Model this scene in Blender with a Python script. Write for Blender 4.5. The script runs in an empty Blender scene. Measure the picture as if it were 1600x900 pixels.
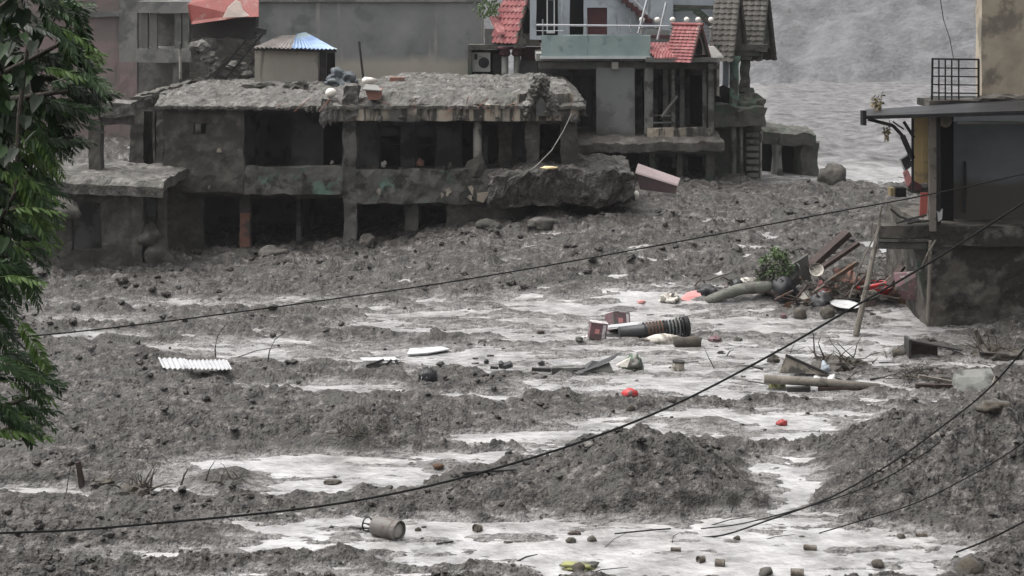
import bpy, bmesh, math, random
import numpy as np
from mathutils import Vector, Matrix, noise as mnoise

# ------------------------------------------------------------------ camera, sky, sun, exposure
F, H, VH, CX = 2600.0, 9.0, -10.0, 800.0      # focal length in photo pixels, eye height, horizon row
sc = bpy.context.scene
COL = sc.collection
cam_d = bpy.data.cameras.new('camera'); cam = bpy.data.objects.new('camera', cam_d); COL.objects.link(cam)
cam.location = (0, 0, H); cam.rotation_euler = (math.radians(90), 0, 0)
cam_d.sensor_width = 36.0; cam_d.lens = 36.0 * F / 1600.0
cam_d.shift_y = -(450.0 - VH) / 1600.0
cam_d.clip_start = 0.5; cam_d.clip_end = 3000.0
sc.camera = cam

SUN_EL, SUN_AZ = math.radians(66), math.radians(285)
world = bpy.data.worlds.new('World'); sc.world = world; world.use_nodes = True
wn, wl = world.node_tree.nodes, world.node_tree.links
wn.clear()
sky = wn.new('ShaderNodeTexSky'); sky.sky_type = 'NISHITA'; sky.sun_disc = False
sky.sun_elevation = SUN_EL; sky.sun_rotation = SUN_AZ
sky.air_density = 1.0; sky.dust_density = 6.0; sky.ozone_density = 1.0
hs = wn.new('ShaderNodeHueSaturation'); hs.inputs['Saturation'].default_value = 0.10
bg = wn.new('ShaderNodeBackground'); bg.inputs['Strength'].default_value = 0.10
wo = wn.new('ShaderNodeOutputWorld')
wl.new(sky.outputs[0], hs.inputs['Color']); wl.new(hs.outputs[0], bg.inputs['Color']); wl.new(bg.outputs[0], wo.inputs['Surface'])

sun_d = bpy.data.lights.new('sun', 'SUN'); sun_d.energy = 1.4; sun_d.angle = math.radians(60); sun_d.color = (1.0, 0.98, 0.95)
sun = bpy.data.objects.new('sun', sun_d); COL.objects.link(sun)
sun.rotation_euler = (SUN_EL - math.radians(90), 0, -SUN_AZ)
sun.location = (0, 0, 60)
sc.view_settings.view_transform = 'Standard'; sc.view_settings.look = 'None'
sc.view_settings.exposure = 1.22; sc.view_settings.gamma = 1.0; sc.view_settings.use_curve_mapping = False
sc.cycles.max_bounces = 4; sc.cycles.diffuse_bounces = 2; sc.cycles.volume_bounces = 1
sc.cycles.use_denoising = True

# ------------------------------------------------------------------ helpers
RND = random.Random(11)
def wx(x, Y): return (x - CX) / F * Y
def wz(y, Y): return H - (y - VH) / F * Y
def P(x, y, Y): return Vector((wx(x, Y), Y, wz(y, Y)))

def srgb(r, g, b):
    f = lambda c: (c / 255 / 12.92) if c <= 10 else ((c / 255 + 0.055) / 1.055) ** 2.4
    return (f(r), f(g), f(b), 1.0)

M = {}
def material(name, cols, scale=3.0, rough=0.8, bump=0.3, bscale=12.0, metal=0.0, stain=None, stain_scale=1.2,
             stain_amt=0.5, stretch=(1, 1, 1), spec=0.4, detail=8.0, bdist=0.03, stain2=None, low=None, rvar=0.0, nrough=0.62, lo=.32, hi=.68):
    """cols: list of rgb spread by noise; stain: a second colour in blotches; low: (z0, z1, rgb) dried mud up to a tide line"""
    m = bpy.data.materials.new(name); m.use_nodes = True
    n, l = m.node_tree.nodes, m.node_tree.links
    b = n['Principled BSDF']
    b.inputs['Roughness'].default_value = rough; b.inputs['Metallic'].default_value = metal
    b.inputs['Specular IOR Level'].default_value = spec
    geo = n.new('ShaderNodeNewGeometry')
    mp = n.new('ShaderNodeMapping'); mp.inputs['Scale'].default_value = stretch
    l.new(geo.outputs['Position'], mp.inputs['Vector'])
    t = n.new('ShaderNodeTexNoise'); t.inputs['Scale'].default_value = scale; t.inputs['Detail'].default_value = detail
    t.inputs['Roughness'].default_value = nrough
    l.new(mp.outputs[0], t.inputs['Vector'])
    r = n.new('ShaderNodeValToRGB'); cr = r.color_ramp
    k = len(cols)
    for i, c in enumerate(cols):
        pos = lo + (hi - lo) * (i / max(1, k - 1))
        e = cr.elements[i] if i < 2 else cr.elements.new(pos)
        e.position = pos; e.color = (*c[:3], 1)
    if k == 1: cr.elements[1].color = (*cols[0][:3], 1)
    l.new(t.outputs['Fac'], r.inputs['Fac'])
    out = r.outputs['Color']
    def blotch(out, colr, sc_, amt, st=(1, 1, 1), seed=7.3):
        mp2 = n.new('ShaderNodeMapping'); mp2.inputs['Scale'].default_value = st; mp2.inputs['Location'].default_value = (seed, seed * 2, seed)
        l.new(geo.outputs['Position'], mp2.inputs['Vector'])
        t2 = n.new('ShaderNodeTexNoise'); t2.inputs['Scale'].default_value = sc_; t2.inputs['Detail'].default_value = 7
        t2.inputs['Roughness'].default_value = 0.6
        l.new(mp2.outputs[0], t2.inputs['Vector'])
        mr = n.new('ShaderNodeMapRange'); mr.inputs['From Min'].default_value = 0.62 - amt * 0.3; mr.inputs['From Max'].default_value = 0.70 - amt * 0.3
        l.new(t2.outputs['Fac'], mr.inputs['Value'])
        mx = n.new('ShaderNodeMix'); mx.data_type = 'RGBA'
        l.new(mr.outputs[0], mx.inputs['Factor']); l.new(out, mx.inputs['A']); mx.inputs['B'].default_value = (*colr[:3], 1)
        return mx.outputs['Result']
    if stain: out = blotch(out, stain, stain_scale, stain_amt)
    if stain2: out = blotch(out, stain2[0], stain2[1], stain2[2], stain2[3] if len(stain2) > 3 else (1, 1, 1), 21.7)
    if low:
        sp = n.new('ShaderNodeSeparateXYZ'); l.new(geo.outputs['Position'], sp.inputs[0])
        ad = n.new('ShaderNodeMath'); ad.operation = 'MULTIPLY_ADD'; ad.inputs[1].default_value = low[3] if len(low) > 3 else 0.6
        l.new(t.outputs['Fac'], ad.inputs[0]); l.new(sp.outputs['Z'], ad.inputs[2])
        mr = n.new('ShaderNodeMapRange'); mr.inputs['From Min'].default_value = low[0]; mr.inputs['From Max'].default_value = low[1]
        mr.inputs['To Min'].default_value = 1; mr.inputs['To Max'].default_value = 0
        l.new(ad.outputs[0], mr.inputs['Value'])
        mx = n.new('ShaderNodeMix'); mx.data_type = 'RGBA'
        l.new(mr.outputs[0], mx.inputs['Factor']); l.new(out, mx.inputs['A']); mx.inputs['B'].default_value = (*low[2][:3], 1)
        out = mx.outputs['Result']
    l.new(out, b.inputs['Base Color'])
    if rvar:
        mr = n.new('ShaderNodeMapRange'); mr.inputs['From Min'].default_value = 0.3; mr.inputs['From Max'].default_value = 0.7
        mr.inputs['To Min'].default_value = rough - rvar; mr.inputs['To Max'].default_value = rough + rvar
        l.new(t.outputs['Fac'], mr.inputs['Value']); l.new(mr.outputs[0], b.inputs['Roughness'])
    if bump:
        t3 = n.new('ShaderNodeTexNoise'); t3.inputs['Scale'].default_value = bscale; t3.inputs['Detail'].default_value = 6
        l.new(geo.outputs['Position'], t3.inputs['Vector'])
        bp = n.new('ShaderNodeBump'); bp.inputs['Strength'].default_value = bump; bp.inputs['Distance'].default_value = bdist
        l.new(t3.outputs['Fac'], bp.inputs['Height']); l.new(bp.outputs[0], b.inputs['Normal'])
    M[name] = m
    return m

class MB:
    """collects shapes in world metres; build() links them as one mesh object"""
    def __init__(s): s.v = []; s.f = []; s.smooth = False
    def add(s, vs, fs):
        o = len(s.v); s.v.extend(vs); s.f.extend([tuple(i + o for i in f) for f in fs]); return s
    def box(s, x0, x1, y0, y1, z0, z1):
        return s.add([(x0, y0, z0), (x1, y0, z0), (x1, y1, z0), (x0, y1, z0), (x0, y0, z1), (x1, y0, z1), (x1, y1, z1), (x0, y1, z1)],
                     [(0, 3, 2, 1), (4, 5, 6, 7), (0, 1, 5, 4), (1, 2, 6, 5), (2, 3, 7, 6), (3, 0, 4, 7)])
    def pbox(s, x0, x1, y0, y1, Y, d):           # photo pixel extents at depth Y, d metres deep
        return s.box(wx(x0, Y), wx(x1, Y), Y, Y + d, wz(y1, Y), wz(y0, Y))
    def slab(s, x0, x1, y0, y1, z0, z1, holes=(), res=0.3, amp=0.03, freq=1.6, sag=None):
        """solid board with openings through y, weathered by coherent noise"""
        def cuts(a, b, extra):
            c = {a, b}
            for e in extra:
                if a < e < b: c.add(e)
            c = sorted(c); o = [c[0]]
            for i in range(len(c) - 1):
                k = max(1, int(round((c[i + 1] - c[i]) / res)))
                for j in range(1, k + 1): o.append(c[i] + (c[i + 1] - c[i]) * j / k)
            return o
        xs = cuts(x0, x1, [h[0] for h in holes] + [h[1] for h in holes])
        zs = cuts(z0, z1, [h[2] for h in holes] + [h[3] for h in holes])
        ys = cuts(y0, y1, [])
        nx, ny, nz = len(xs) - 1, len(ys) - 1, len(zs) - 1
        def solid(i, k):
            if i < 0 or k < 0 or i >= nx or k >= nz: return False
            cx, cz = (xs[i] + xs[i + 1]) / 2, (zs[k] + zs[k + 1]) / 2
            for h in holes:
                if h[0] < cx < h[1] and h[2] < cz < h[3]: return False
            return True
        idx = {}; vs = []; fs = []
        def vid(i, j, k):
            t = (i, j, k)
            if t not in idx:
                p = Vector((xs[i], ys[j], zs[k]))
                if amp:
                    d = mnoise.noise_vector(p * freq) + 0.5 * mnoise.noise_vector(p * freq * 2.7 + Vector((9, 3, 5)))
                    p = p + Vector((d.x * amp, d.y * amp, d.z * amp))
                if sag: p.z += sag(p.x, p.y)
                idx[t] = len(vs); vs.append(tuple(p))
            return idx[t]
        for i in range(nx):
            for k in range(nz):
                if not solid(i, k): continue
                fs.append((vid(i, 0, k), vid(i + 1, 0, k), vid(i + 1, 0, k + 1), vid(i, 0, k + 1)))
                fs.append((vid(i, ny, k), vid(i, ny, k + 1), vid(i + 1, ny, k + 1), vid(i + 1, ny, k)))
                for j in range(ny):
                    if not solid(i - 1, k): fs.append((vid(i, j, k), vid(i, j, k + 1), vid(i, j + 1, k + 1), vid(i, j + 1, k)))
                    if not solid(i + 1, k): fs.append((vid(i + 1, j, k), vid(i + 1, j + 1, k), vid(i + 1, j + 1, k + 1), vid(i + 1, j, k + 1)))
                    if not solid(i, k - 1): fs.append((vid(i, j, k), vid(i, j + 1, k), vid(i + 1, j + 1, k), vid(i + 1, j, k)))
                    if not solid(i, k + 1): fs.append((vid(i, j, k + 1), vid(i + 1, j, k + 1), vid(i + 1, j + 1, k + 1), vid(i, j + 1, k + 1)))
        return s.add(vs, fs)
    def pslab(s, x0, x1, y0, y1, Y, d, holes=(), **k):
        hs_ = [(wx(a, Y), wx(b, Y), wz(q, Y), wz(p, Y)) for a, b, p, q in holes]
        return s.slab(wx(x0, Y), wx(x1, Y), Y, Y + d, wz(y1, Y), wz(y0, Y), hs_, **k)
    def tube(s, pts, r, n=8, cap=True, r1=None):
        pts = [Vector(p) for p in pts]; k = len(pts); vs = []; fs = []
        for i, p in enumerate(pts):
            d = (pts[min(i + 1, k - 1)] - pts[max(i - 1, 0)]).normalized()
            a = d.cross(Vector((0, 0, 1)) if abs(d.z) < 0.95 else Vector((1, 0, 0))).normalized(); b = d.cross(a)
            rr = r if r1 is None else r + (r1 - r) * i / (k - 1)
            for j in range(n):
                t = 2 * math.pi * j / n
                vs.append(tuple(p + a * (math.cos(t) * rr) + b * (math.sin(t) * rr)))
        for i in range(k - 1):
            for j in range(n):
                fs.append((i * n + j, i * n + (j + 1) % n, (i + 1) * n + (j + 1) % n, (i + 1) * n + j))
        if cap: fs.append(tuple(range(n - 1, -1, -1))); fs.append(tuple((k - 1) * n + j for j in range(n)))
        return s.add(vs, fs)
    def lathe(s, prof, origin, axis, n=20, cap=True):
        """prof: (distance along axis, radius)"""
        o = Vector(origin); d = Vector(axis).normalized()
        a = d.cross(Vector((0, 0, 1)) if abs(d.z) < 0.95 else Vector((1, 0, 0))).normalized(); b = d.cross(a)
        vs = []; fs = []; k = len(prof)
        for h, r in prof:
            for j in range(n):
                t = 2 * math.pi * j / n
                vs.append(tuple(o + d * h + a * (math.cos(t) * r) + b * (math.sin(t) * r)))
        for i in range(k - 1):
            for j in range(n): fs.append((i * n + j, i * n + (j + 1) % n, (i + 1) * n + (j + 1) % n, (i + 1) * n + j))
        if cap: fs.append(tuple(range(n - 1, -1, -1))); fs.append(tuple((k - 1) * n + j for j in range(n)))
        return s.add(vs, fs)
    def prism(s, poly, dvec):
        """poly: world points of an outline, thickness dvec"""
        n = len(poly); d = Vector(dvec)
        vs = [tuple(Vector(p)) for p in poly] + [tuple(Vector(p) + d) for p in poly]
        fs = [tuple(range(n)), tuple(range(2 * n - 1, n - 1, -1))] + [(i, i + n, (i + 1) % n + n, (i + 1) % n) for i in range(n)]
        return s.add(vs, fs)
    def blob(s, c, r, amp=0.25, freq=1.5, sub=2, seed=0.0, flat=None):
        bm = bmesh.new(); bmesh.ops.create_icosphere(bm, subdivisions=sub, radius=1.0)
        vs = []
        for v in bm.verts:
            q = v.co * freq + Vector((seed, seed * 1.7, seed * 0.6))
            k = 1 + amp * (mnoise.noise(q) * 1.4 + 0.6 * mnoise.noise(q * 2.3))
            p = v.co * k
            if flat is not None and p.z < flat: p.z = flat
            vs.append((c[0] + p.x * r[0], c[1] + p.y * r[1], c[2] + p.z * r[2]))
        fs = [tuple(v.index for v in f.verts) for f in bm.faces]; bm.free()
        return s.add(vs, fs)
    def bar(s, a, b, w, h, up=(0, 0, 1)):        # squared timber from a to b
        a, b = Vector(a), Vector(b); d = (b - a).normalized(); u = Vector(up)
        if abs(d.dot(u)) > 0.97: u = Vector((0, 1, 0))
        sd = d.cross(u).normalized(); u2 = sd.cross(d).normalized()
        vs = []
        for p in (a, b):
            for i, j in ((-1, -1), (1, -1), (1, 1), (-1, 1)): vs.append(tuple(p + sd * (i * w / 2) + u2 * (j * h / 2)))
        return s.add(vs, [(3, 2, 1, 0), (4, 5, 6, 7), (0, 1, 5, 4), (1, 2, 6, 5), (2, 3, 7, 6), (3, 0, 4, 7)])
    def sheet(s, fn, nu, nv, th):
        """fn(u,v)->point; a thin solid sheet of thickness th (vector)"""
        th = Vector(th); g = [[Vector(fn(i / nu, j / nv)) for j in range(nv + 1)] for i in range(nu + 1)]
        w = nv + 1; vs = [tuple(p) for row in g for p in row]; k = len(vs)
        vs += [tuple(p + th) for row in g for p in row]; fs = []
        for i in range(nu):
            for j in range(nv):
                a, b, c, d = i * w + j, (i + 1) * w + j, (i + 1) * w + j + 1, i * w + j + 1
                fs += [(a, b, c, d), (d + k, c + k, b + k, a + k)]
        for i in range(nu): fs += [(i * w, i * w + k, (i + 1) * w + k, (i + 1) * w), ((i + 1) * w + nv, (i + 1) * w + nv + k, i * w + nv + k, i * w + nv)]
        for j in range(nv): fs += [(j + 1, j + 1 + k, j + k, j), (nu * w + j, nu * w + j + k, nu * w + j + 1 + k, nu * w + j + 1)]
        return s.add(vs, fs)
    def jit(s, amp, freq):
        o = []
        for v in s.v:
            q = Vector(v); d = mnoise.noise_vector(q * freq) + .5 * mnoise.noise_vector(q * freq * 2.9)
            o.append(tuple(q + d * amp))
        s.v = o; return s
    def build(s, name, mat, parent=None, smooth=False):
        me = bpy.data.meshes.new(name)
        off = Vector((0, 0, 0))
        q = parent
        while q is not None: off += q.location; q = q.parent
        me.from_pydata([(v[0] - off.x, v[1] - off.y, v[2] - off.z) for v in s.v], [], s.f)
        if smooth: me.shade_smooth()
        me.materials.append(M[mat] if isinstance(mat, str) else mat)
        bm = bmesh.new(); bm.from_mesh(me); bmesh.ops.recalc_face_normals(bm, faces=bm.faces); bm.to_mesh(me); bm.free()
        o = bpy.data.objects.new(name, me); COL.objects.link(o)
        if parent is not None: o.parent = parent
        return o

def tag(o, label=None, cat=None, group=None, kind=None):
    if label: o['label'] = label
    if cat: o['category'] = cat
    if group: o['group'] = group
    if kind: o['kind'] = kind
    return o
def thing(name, loc, label, cat, group=None):
    o = bpy.data.objects.new(name, None); COL.objects.link(o); o.location = loc; o.empty_display_size = 0.3
    return tag(o, label, cat, group)
def solo(name, mb, mat, label, cat, group=None, smooth=False):
    """a thing that is one mesh, origin at its base"""
    xs = [v[0] for v in mb.v]; ys = [v[1] for v in mb.v]; zs = [v[2] for v in mb.v]
    c = ((min(xs) + max(xs)) / 2, (min(ys) + max(ys)) / 2, min(zs))
    mb.v = [(v[0] - c[0], v[1] - c[1], v[2] - c[2]) for v in mb.v]
    o = mb.build(name, mat, None, smooth); o.location = c
    return tag(o, label, cat, group)
# ------------------------------------------------------------------ ground: mud sheet, flood water, hillside
_g = np.random.RandomState(5).rand(256, 256) * 2 * np.pi
_gx, _gy = np.cos(_g), np.sin(_g)
def gn(x, y):
    xi = np.floor(x).astype(np.int64); yi = np.floor(y).astype(np.int64); fx = x - xi; fy = y - yi
    u = fx * fx * fx * (fx * (fx * 6 - 15) + 10); v = fy * fy * fy * (fy * (fy * 6 - 15) + 10)
    def g(a, b, dx, dy):
        i, j = (xi + a) & 255, (yi + b) & 255
        return _gx[i, j] * dx + _gy[i, j] * dy
    n00, n10, n01, n11 = g(0, 0, fx, fy), g(1, 0, fx - 1, fy), g(0, 1, fx, fy - 1), g(1, 1, fx - 1, fy - 1)
    return ((n00 * (1 - u) + n10 * u) * (1 - v) + (n01 * (1 - u) + n11 * u) * v) * 1.41
def fbm(x, y, f, octs, off=0.0, gain=0.5, billow=False):
    s = np.zeros_like(x); a = 1.0
    for i in range(octs):
        n = gn(x * f + off + i * 17.3, y * f + off * 1.7 + i * 9.1)
        s += a * (np.abs(n) * 2 - 0.55 if billow else n); f *= 2.03; a *= gain
    return s
def sstep(a, b, t):
    t = np.clip((t - a) / (b - a), 0, 1); return t * t * (3 - 2 * t)

# wet areas, given as (photo x, photo y, half width, half height, strength) and turned into places on the ground
WET = [(1050, 505, 480, 34, .86), (1000, 565, 430, 24, .95), (440, 550, 220, 18, .75), (300, 478, 330, 10, .65), (140, 527, 90, 7, .8),
       (510, 608, 120, 9, .95), (760, 619, 80, 7, 1.0), (1130, 607, 330, 20, .86), (1290, 528, 200, 24, .85),
       (560, 738, 300, 28, 1.05), (330, 760, 200, 22, .9), (60, 772, 80, 10, 1.0), (790, 720, 160, 14, .85),
       (1180, 668, 330, 28, .85), (880, 688, 180, 14, .9), (1235, 752, 95, 40, .95), (1180, 810, 220, 12, .9),
       (960, 850, 420, 42, 1.0), (640, 828, 260, 18, 1.0), (1180, 880, 320, 40, 1.05), (540, 850, 200, 20, .75), (1420, 845, 160, 22, .8),
       (520, 905, 260, 14, .75), (200, 868, 240, 12, .55), (330, 840, 160, 8, .6), (780, 480, 180, 10, .7), (650, 551, 70, 9, .9), (1290, 330, 140, 10, .6), (1440, 500, 90, 16, .9), (1480, 572, 130, 14, .75), (1420, 628, 180, 9, .6), (180, 500, 180, 8, .55)]
RIV = [(1320, 240, 170, 120)]
def ground_parts(X, Y):
    px = X / Y * F + CX
    py = H * F / Y + VH
    wob = fbm(X, Y, 0.35, 3, 3.0); wob2 = fbm(X, Y, 0.9, 3, 31.0)
    pxx = px + wob * 60 * 27 / Y; pyy = py + wob2 * 0.35 * (py + 10) / 27
    w = np.zeros_like(X)
    for cx, cy, rx, ry, s in WET:
        d = np.sqrt(((pxx - cx) / rx) ** 2 + ((pyy - cy) / ry) ** 2)
        w = np.maximum(w, s * sstep(1.5, 0.75, d))
    # the bed climbs behind the buildings and up the valley on the right
    bank = np.interp(px, [330, 480, 600, 700, 850, 1000, 1200, 1400, 1700], [0, .12, .42, .8, 1.38, 1.5, 1.3, 1.15, 1.1])
    bank = bank * sstep(45.5, 56.5, Y) * (1 - sstep(60, 66, Y) * sstep(740, 700, px) * .6)
    rise = np.maximum(bank, sstep(72, 86, Y) * 1.5)
    river = sstep(1080, 1220, px) * sstep(66, 78, Y)
    far = sstep(34, 52, Y)
    pm = px + (wob2 * 34 + wob * 24) * 30 / Y
    m1 = np.interp(pm, [650, 710, 790, 880, 930, 985, 1050, 1110, 1165, 1220], [0, .14, .34, .50, .70, .88, .78, .50, .20, 0]) * sstep(27.9, 30.2, Y - wob * .5 - wob2 * .4) * sstep(32.2, 30.3, Y)
    m2 = np.interp(pm, [1250, 1340, 1420, 1500, 1600, 1800], [0, .22, .58, .95, 1.38, 2.0]) * sstep(27.0, 31.2, Y + wob * .6) * sstep(36.5, 32.0, Y)
    m3 = .55 * np.exp(-((px - 565) / 70) ** 2 - ((Y - 33.6) / .8) ** 2) + .3 * np.exp(-((px - 350) / 60) ** 2 - ((Y - 30.6) / .5) ** 2) + .22 * np.exp(-((px - 170) / 80) ** 2 - ((Y - 30.6) / .6) ** 2)
    # debris bank under the rubbish heap on the right
    m4 = .35 * np.exp(-((px - 1290) / 110) ** 2 - ((Y - 49.5) / 2.2) ** 2)
    m5 = .5 * np.exp(-((px - 240) / 60) ** 2 - ((Y - 54.5) / 1.2) ** 2) * 0.6
    mound = np.clip(np.maximum(m1, m2) + m3 + m4 + m5, 0, 3)
    return px, py, w, rise, river, far, mound, wob, wob2
def terrain(X, Y, full=False):
    px, py, w, rise, river, far, mound, wob, wob2 = ground_parts(X, Y)
    wc = np.clip(w, 0, 1); dry = 1 - wc
    streak = fbm(X * .35, Y * 1.3, 1.1, 5, 63.0, .62)                      # ribs left by the flow
    patch = sstep(-.25, .35, fbm(X * .5, Y, .45, 3, 23.0))                # rough and smooth patches
    clump = fbm(X * .55, Y, 2.3, 5, 11.0, .56, True) * (1 - far) + far * fbm(X * .5, Y, 1.9, 4, 15.0, .5, True)
    fine = fbm(X * .5, Y * 1.1, 6.5, 3, 51.0, .6, True)
    big = fbm(X * .6, Y, .8, 3, 77.0, .5, True)
    h = 0.15 * sstep(0, .8, dry) - (0.028 + .017 * sstep(36, 31, Y)) * wc + wob * 0.06 * (.3 + dry) + wob2 * 0.03 + streak * (.098 + .01 * dry + .08 * far)
    h = h + mound
    amp = (0.45 + .55 * patch) + np.clip(mound * .8, 0, .6)
    h = h + (0.16 + 0.84 * dry ** .8) * (clump * (0.092 * amp + 0.015 * far) + fine * 0.046 * (.4 + .6 * patch) * (1 - .3 * far)) + big * (0.06 + 0.08 * far) * dry
    h = h + river * (-0.6 - fbm(X, Y, .5, 3, 5.0) * 0.12)
    if full:
        wet = np.clip(wc * 1.15 - mound * 1.5, 0, 1) * sstep(.17, .0, h) + .45 * sstep(.06, -.01, h)
        return h + rise, np.clip(wet, 0, 1)
    return h + rise
def water(X, Y, full=False):
    px, py, w, rise, river, far, mound, wob, wob2 = ground_parts(X, Y)
    rip = fbm(X * .8, Y * 1.3, 1.1, 3, 91.0) * 0.006 + fbm(X * .6, Y * 1.4, 4.0, 2, 19.0) * 0.003
    wave = river * (fbm(X * .45, Y * .8, .5, 4, 41.0, .5, True) * 0.20 + fbm(X * .25, Y * .9, .3, 2, 47.0) * .2 + 0.14)
    if full: return rise + rip + wave, river
    return rise + rip + wave
GRID = {}
def look(k, X, Y):
    xs, ys, Z = GRID[k]; t = X / Y
    i = int(np.clip(np.searchsorted(xs, t) - 1, 0, len(xs) - 2)); j = int(np.clip(np.searchsorted(ys, Y) - 1, 0, len(ys) - 2))
    u = min(1, max(0, (t - xs[i]) / (xs[i + 1] - xs[i]))); v = min(1, max(0, (Y - ys[j]) / (ys[j + 1] - ys[j])))
    return (Z[j, i] * (1 - u) + Z[j, i + 1] * u) * (1 - v) + (Z[j + 1, i] * (1 - u) + Z[j + 1, i + 1] * u) * v
def gz(X, Y): return float(max(look('mud_ground', X, Y), look('flood_water', X, Y)))
def onground(x, y):
    """ground point under a photo position"""
    Y = H * F / (y - VH)
    for _ in range(12):
        z = gz(wx(x, Y), Y); Y = 0.5 * Y + 0.5 * (H - z) * F / (y - VH)
    return Vector((wx(x, Y), Y, gz(wx(x, Y), Y)))

def grid_mesh(name, xs, ys, fn, mat):
    T, YY = np.meshgrid(xs, ys); X = T * YY
    Z = fn(X, YY); wet = None
    if isinstance(Z, tuple): Z, wet = Z
    nr, nc = X.shape; GRID[name] = (xs, ys, Z)
    co = np.stack([X, YY, Z], -1).reshape(-1, 3).astype(np.float32)
    i = np.arange(nr * nc).reshape(nr, nc)
    q = np.stack([i[:-1, :-1], i[:-1, 1:], i[1:, 1:], i[1:, :-1]], -1).reshape(-1, 4).astype(np.int32)
    me = bpy.data.meshes.new(name)
    me.vertices.add(len(co)); me.vertices.foreach_set('co', co.ravel())
    me.loops.add(q.size); me.loops.foreach_set('vertex_index', q.ravel())
    me.polygons.add(len(q)); me.polygons.foreach_set('loop_start', np.arange(0, q.size, 4, dtype=np.int32))
    me.polygons.foreach_set('loop_total', np.full(len(q), 4, dtype=np.int32))
    me.update(); me.validate(); me.shade_smooth()
    if wet is not None:
        at = me.attributes.new('slurry', 'FLOAT', 'POINT'); at.data.foreach_set('value', wet.ravel().astype(np.float32))
    me.materials.append(M[mat])
    o = bpy.data.objects.new(name, me); COL.objects.link(o); return o

G = lambda v: (v, v * .985, v * .96)
for nm in ('mud', 'mud_bed'):
    material(nm, [(.008, .007, .0063), (.027, .024, .0218), (.066, .0592, .0546), (.18, .166, .155)], scale=4.5, rough=.58, bump=.9, bscale=17, bdist=.09, spec=.3, nrough=.8, lo=.38, hi=.62,
             stain=(.05, .047, .041), stain_scale=1.4, stain_amt=.3, rvar=.22, detail=14, stain2=((.085, .078, .0735), .9, .05))
def slurry(m):
    """thin silt slurry lying on the bed: paler and glossier than the clods"""
    n, l = m.node_tree.nodes, m.node_tree.links; b = n['Principled BSDF']
    at = n.new('ShaderNodeAttribute'); at.attribute_name = 'slurry'
    ge = n.new('ShaderNodeNewGeometry'); mp = n.new('ShaderNodeMapping'); mp.inputs['Scale'].default_value = (.8, 2.2, 1)
    l.new(ge.outputs['Position'], mp.inputs['Vector'])
    t = n.new('ShaderNodeTexNoise'); t.inputs['Scale'].default_value = 2.2; t.inputs['Detail'].default_value = 9; t.inputs['Roughness'].default_value = .65
    l.new(mp.outputs[0], t.inputs['Vector'])
    ad = n.new('ShaderNodeMath'); ad.operation = 'MULTIPLY_ADD'; ad.inputs[1].default_value = 2.2; ad.inputs[2].default_value = -1.1
    l.new(t.outputs['Fac'], ad.inputs[0])
    a2 = n.new('ShaderNodeMath'); a2.operation = 'MULTIPLY_ADD'; a2.inputs[1].default_value = 1.5; a2.use_clamp = True
    l.new(at.outputs['Fac'], a2.inputs[0]); l.new(ad.outputs[0], a2.inputs[2])
    a3 = n.new('ShaderNodeMath'); a3.operation = 'MULTIPLY'; l.new(a2.outputs[0], a3.inputs[0])
    gt = n.new('ShaderNodeMapRange'); gt.inputs['From Max'].default_value = .25; l.new(at.outputs['Fac'], gt.inputs['Value']); l.new(gt.outputs[0], a3.inputs[1])
    for sock, val in (('Base Color', (.22, .213, .208, 1)), ('Roughness', .28)):
        src = b.inputs[sock].links[0].from_socket
        mx = n.new('ShaderNodeMix'); mx.data_type = 'RGBA' if sock == 'Base Color' else 'FLOAT'
        l.new(a3.outputs[0], mx.inputs['Factor'])
        A = [i for i in mx.inputs if i.name == 'A' and i.enabled][0]; B = [i for i in mx.inputs if i.name == 'B' and i.enabled][0]
        R = [i for i in mx.outputs if i.enabled][0]
        l.new(src, A); B.default_value = val; l.new(R, b.inputs[sock])
        if sock == 'Base Color':
            t4 = n.new('ShaderNodeTexNoise'); t4.inputs['Scale'].default_value = 5.0; t4.inputs['Detail'].default_value = 10; t4.inputs['Roughness'].default_value = .75
            l.new(mp.outputs[0], t4.inputs['Vector'])
            r4 = n.new('ShaderNodeValToRGB'); r4.color_ramp.elements[0].position = .40; r4.color_ramp.elements[1].position = .60
            r4.color_ramp.elements[0].color = (.048, .044, .042, 1); r4.color_ramp.elements[1].color = (.24, .23, .223, 1)
            l.new(t4.outputs['Fac'], r4.inputs['Fac']); l.new(r4.outputs[0], B)
slurry(M['mud_bed'])
material('silt_water', [(.14, .135, .132), (.25, .243, .24), (.36, .352, .349), (.46, .45, .446)], scale=1.2, rough=.08, bump=.8, bscale=5, bdist=.05, spec=.5, stretch=(.9, 1.05, 1), rvar=.05, detail=12, nrough=.66, stain=(.09, .086, .083), stain_scale=2.4, stain_amt=-.05)
material('scree', [(.075, .075, .078), (.105, .105, .109), (.13, .13, .135)], scale=.5, nrough=.75, lo=.38, hi=.62, rough=.9, bump=.7, bscale=2.2, bdist=.3, stretch=(1, 1, .6), stain=(.085, .085, .088), stain_scale=.35, stain_amt=.25)

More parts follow.
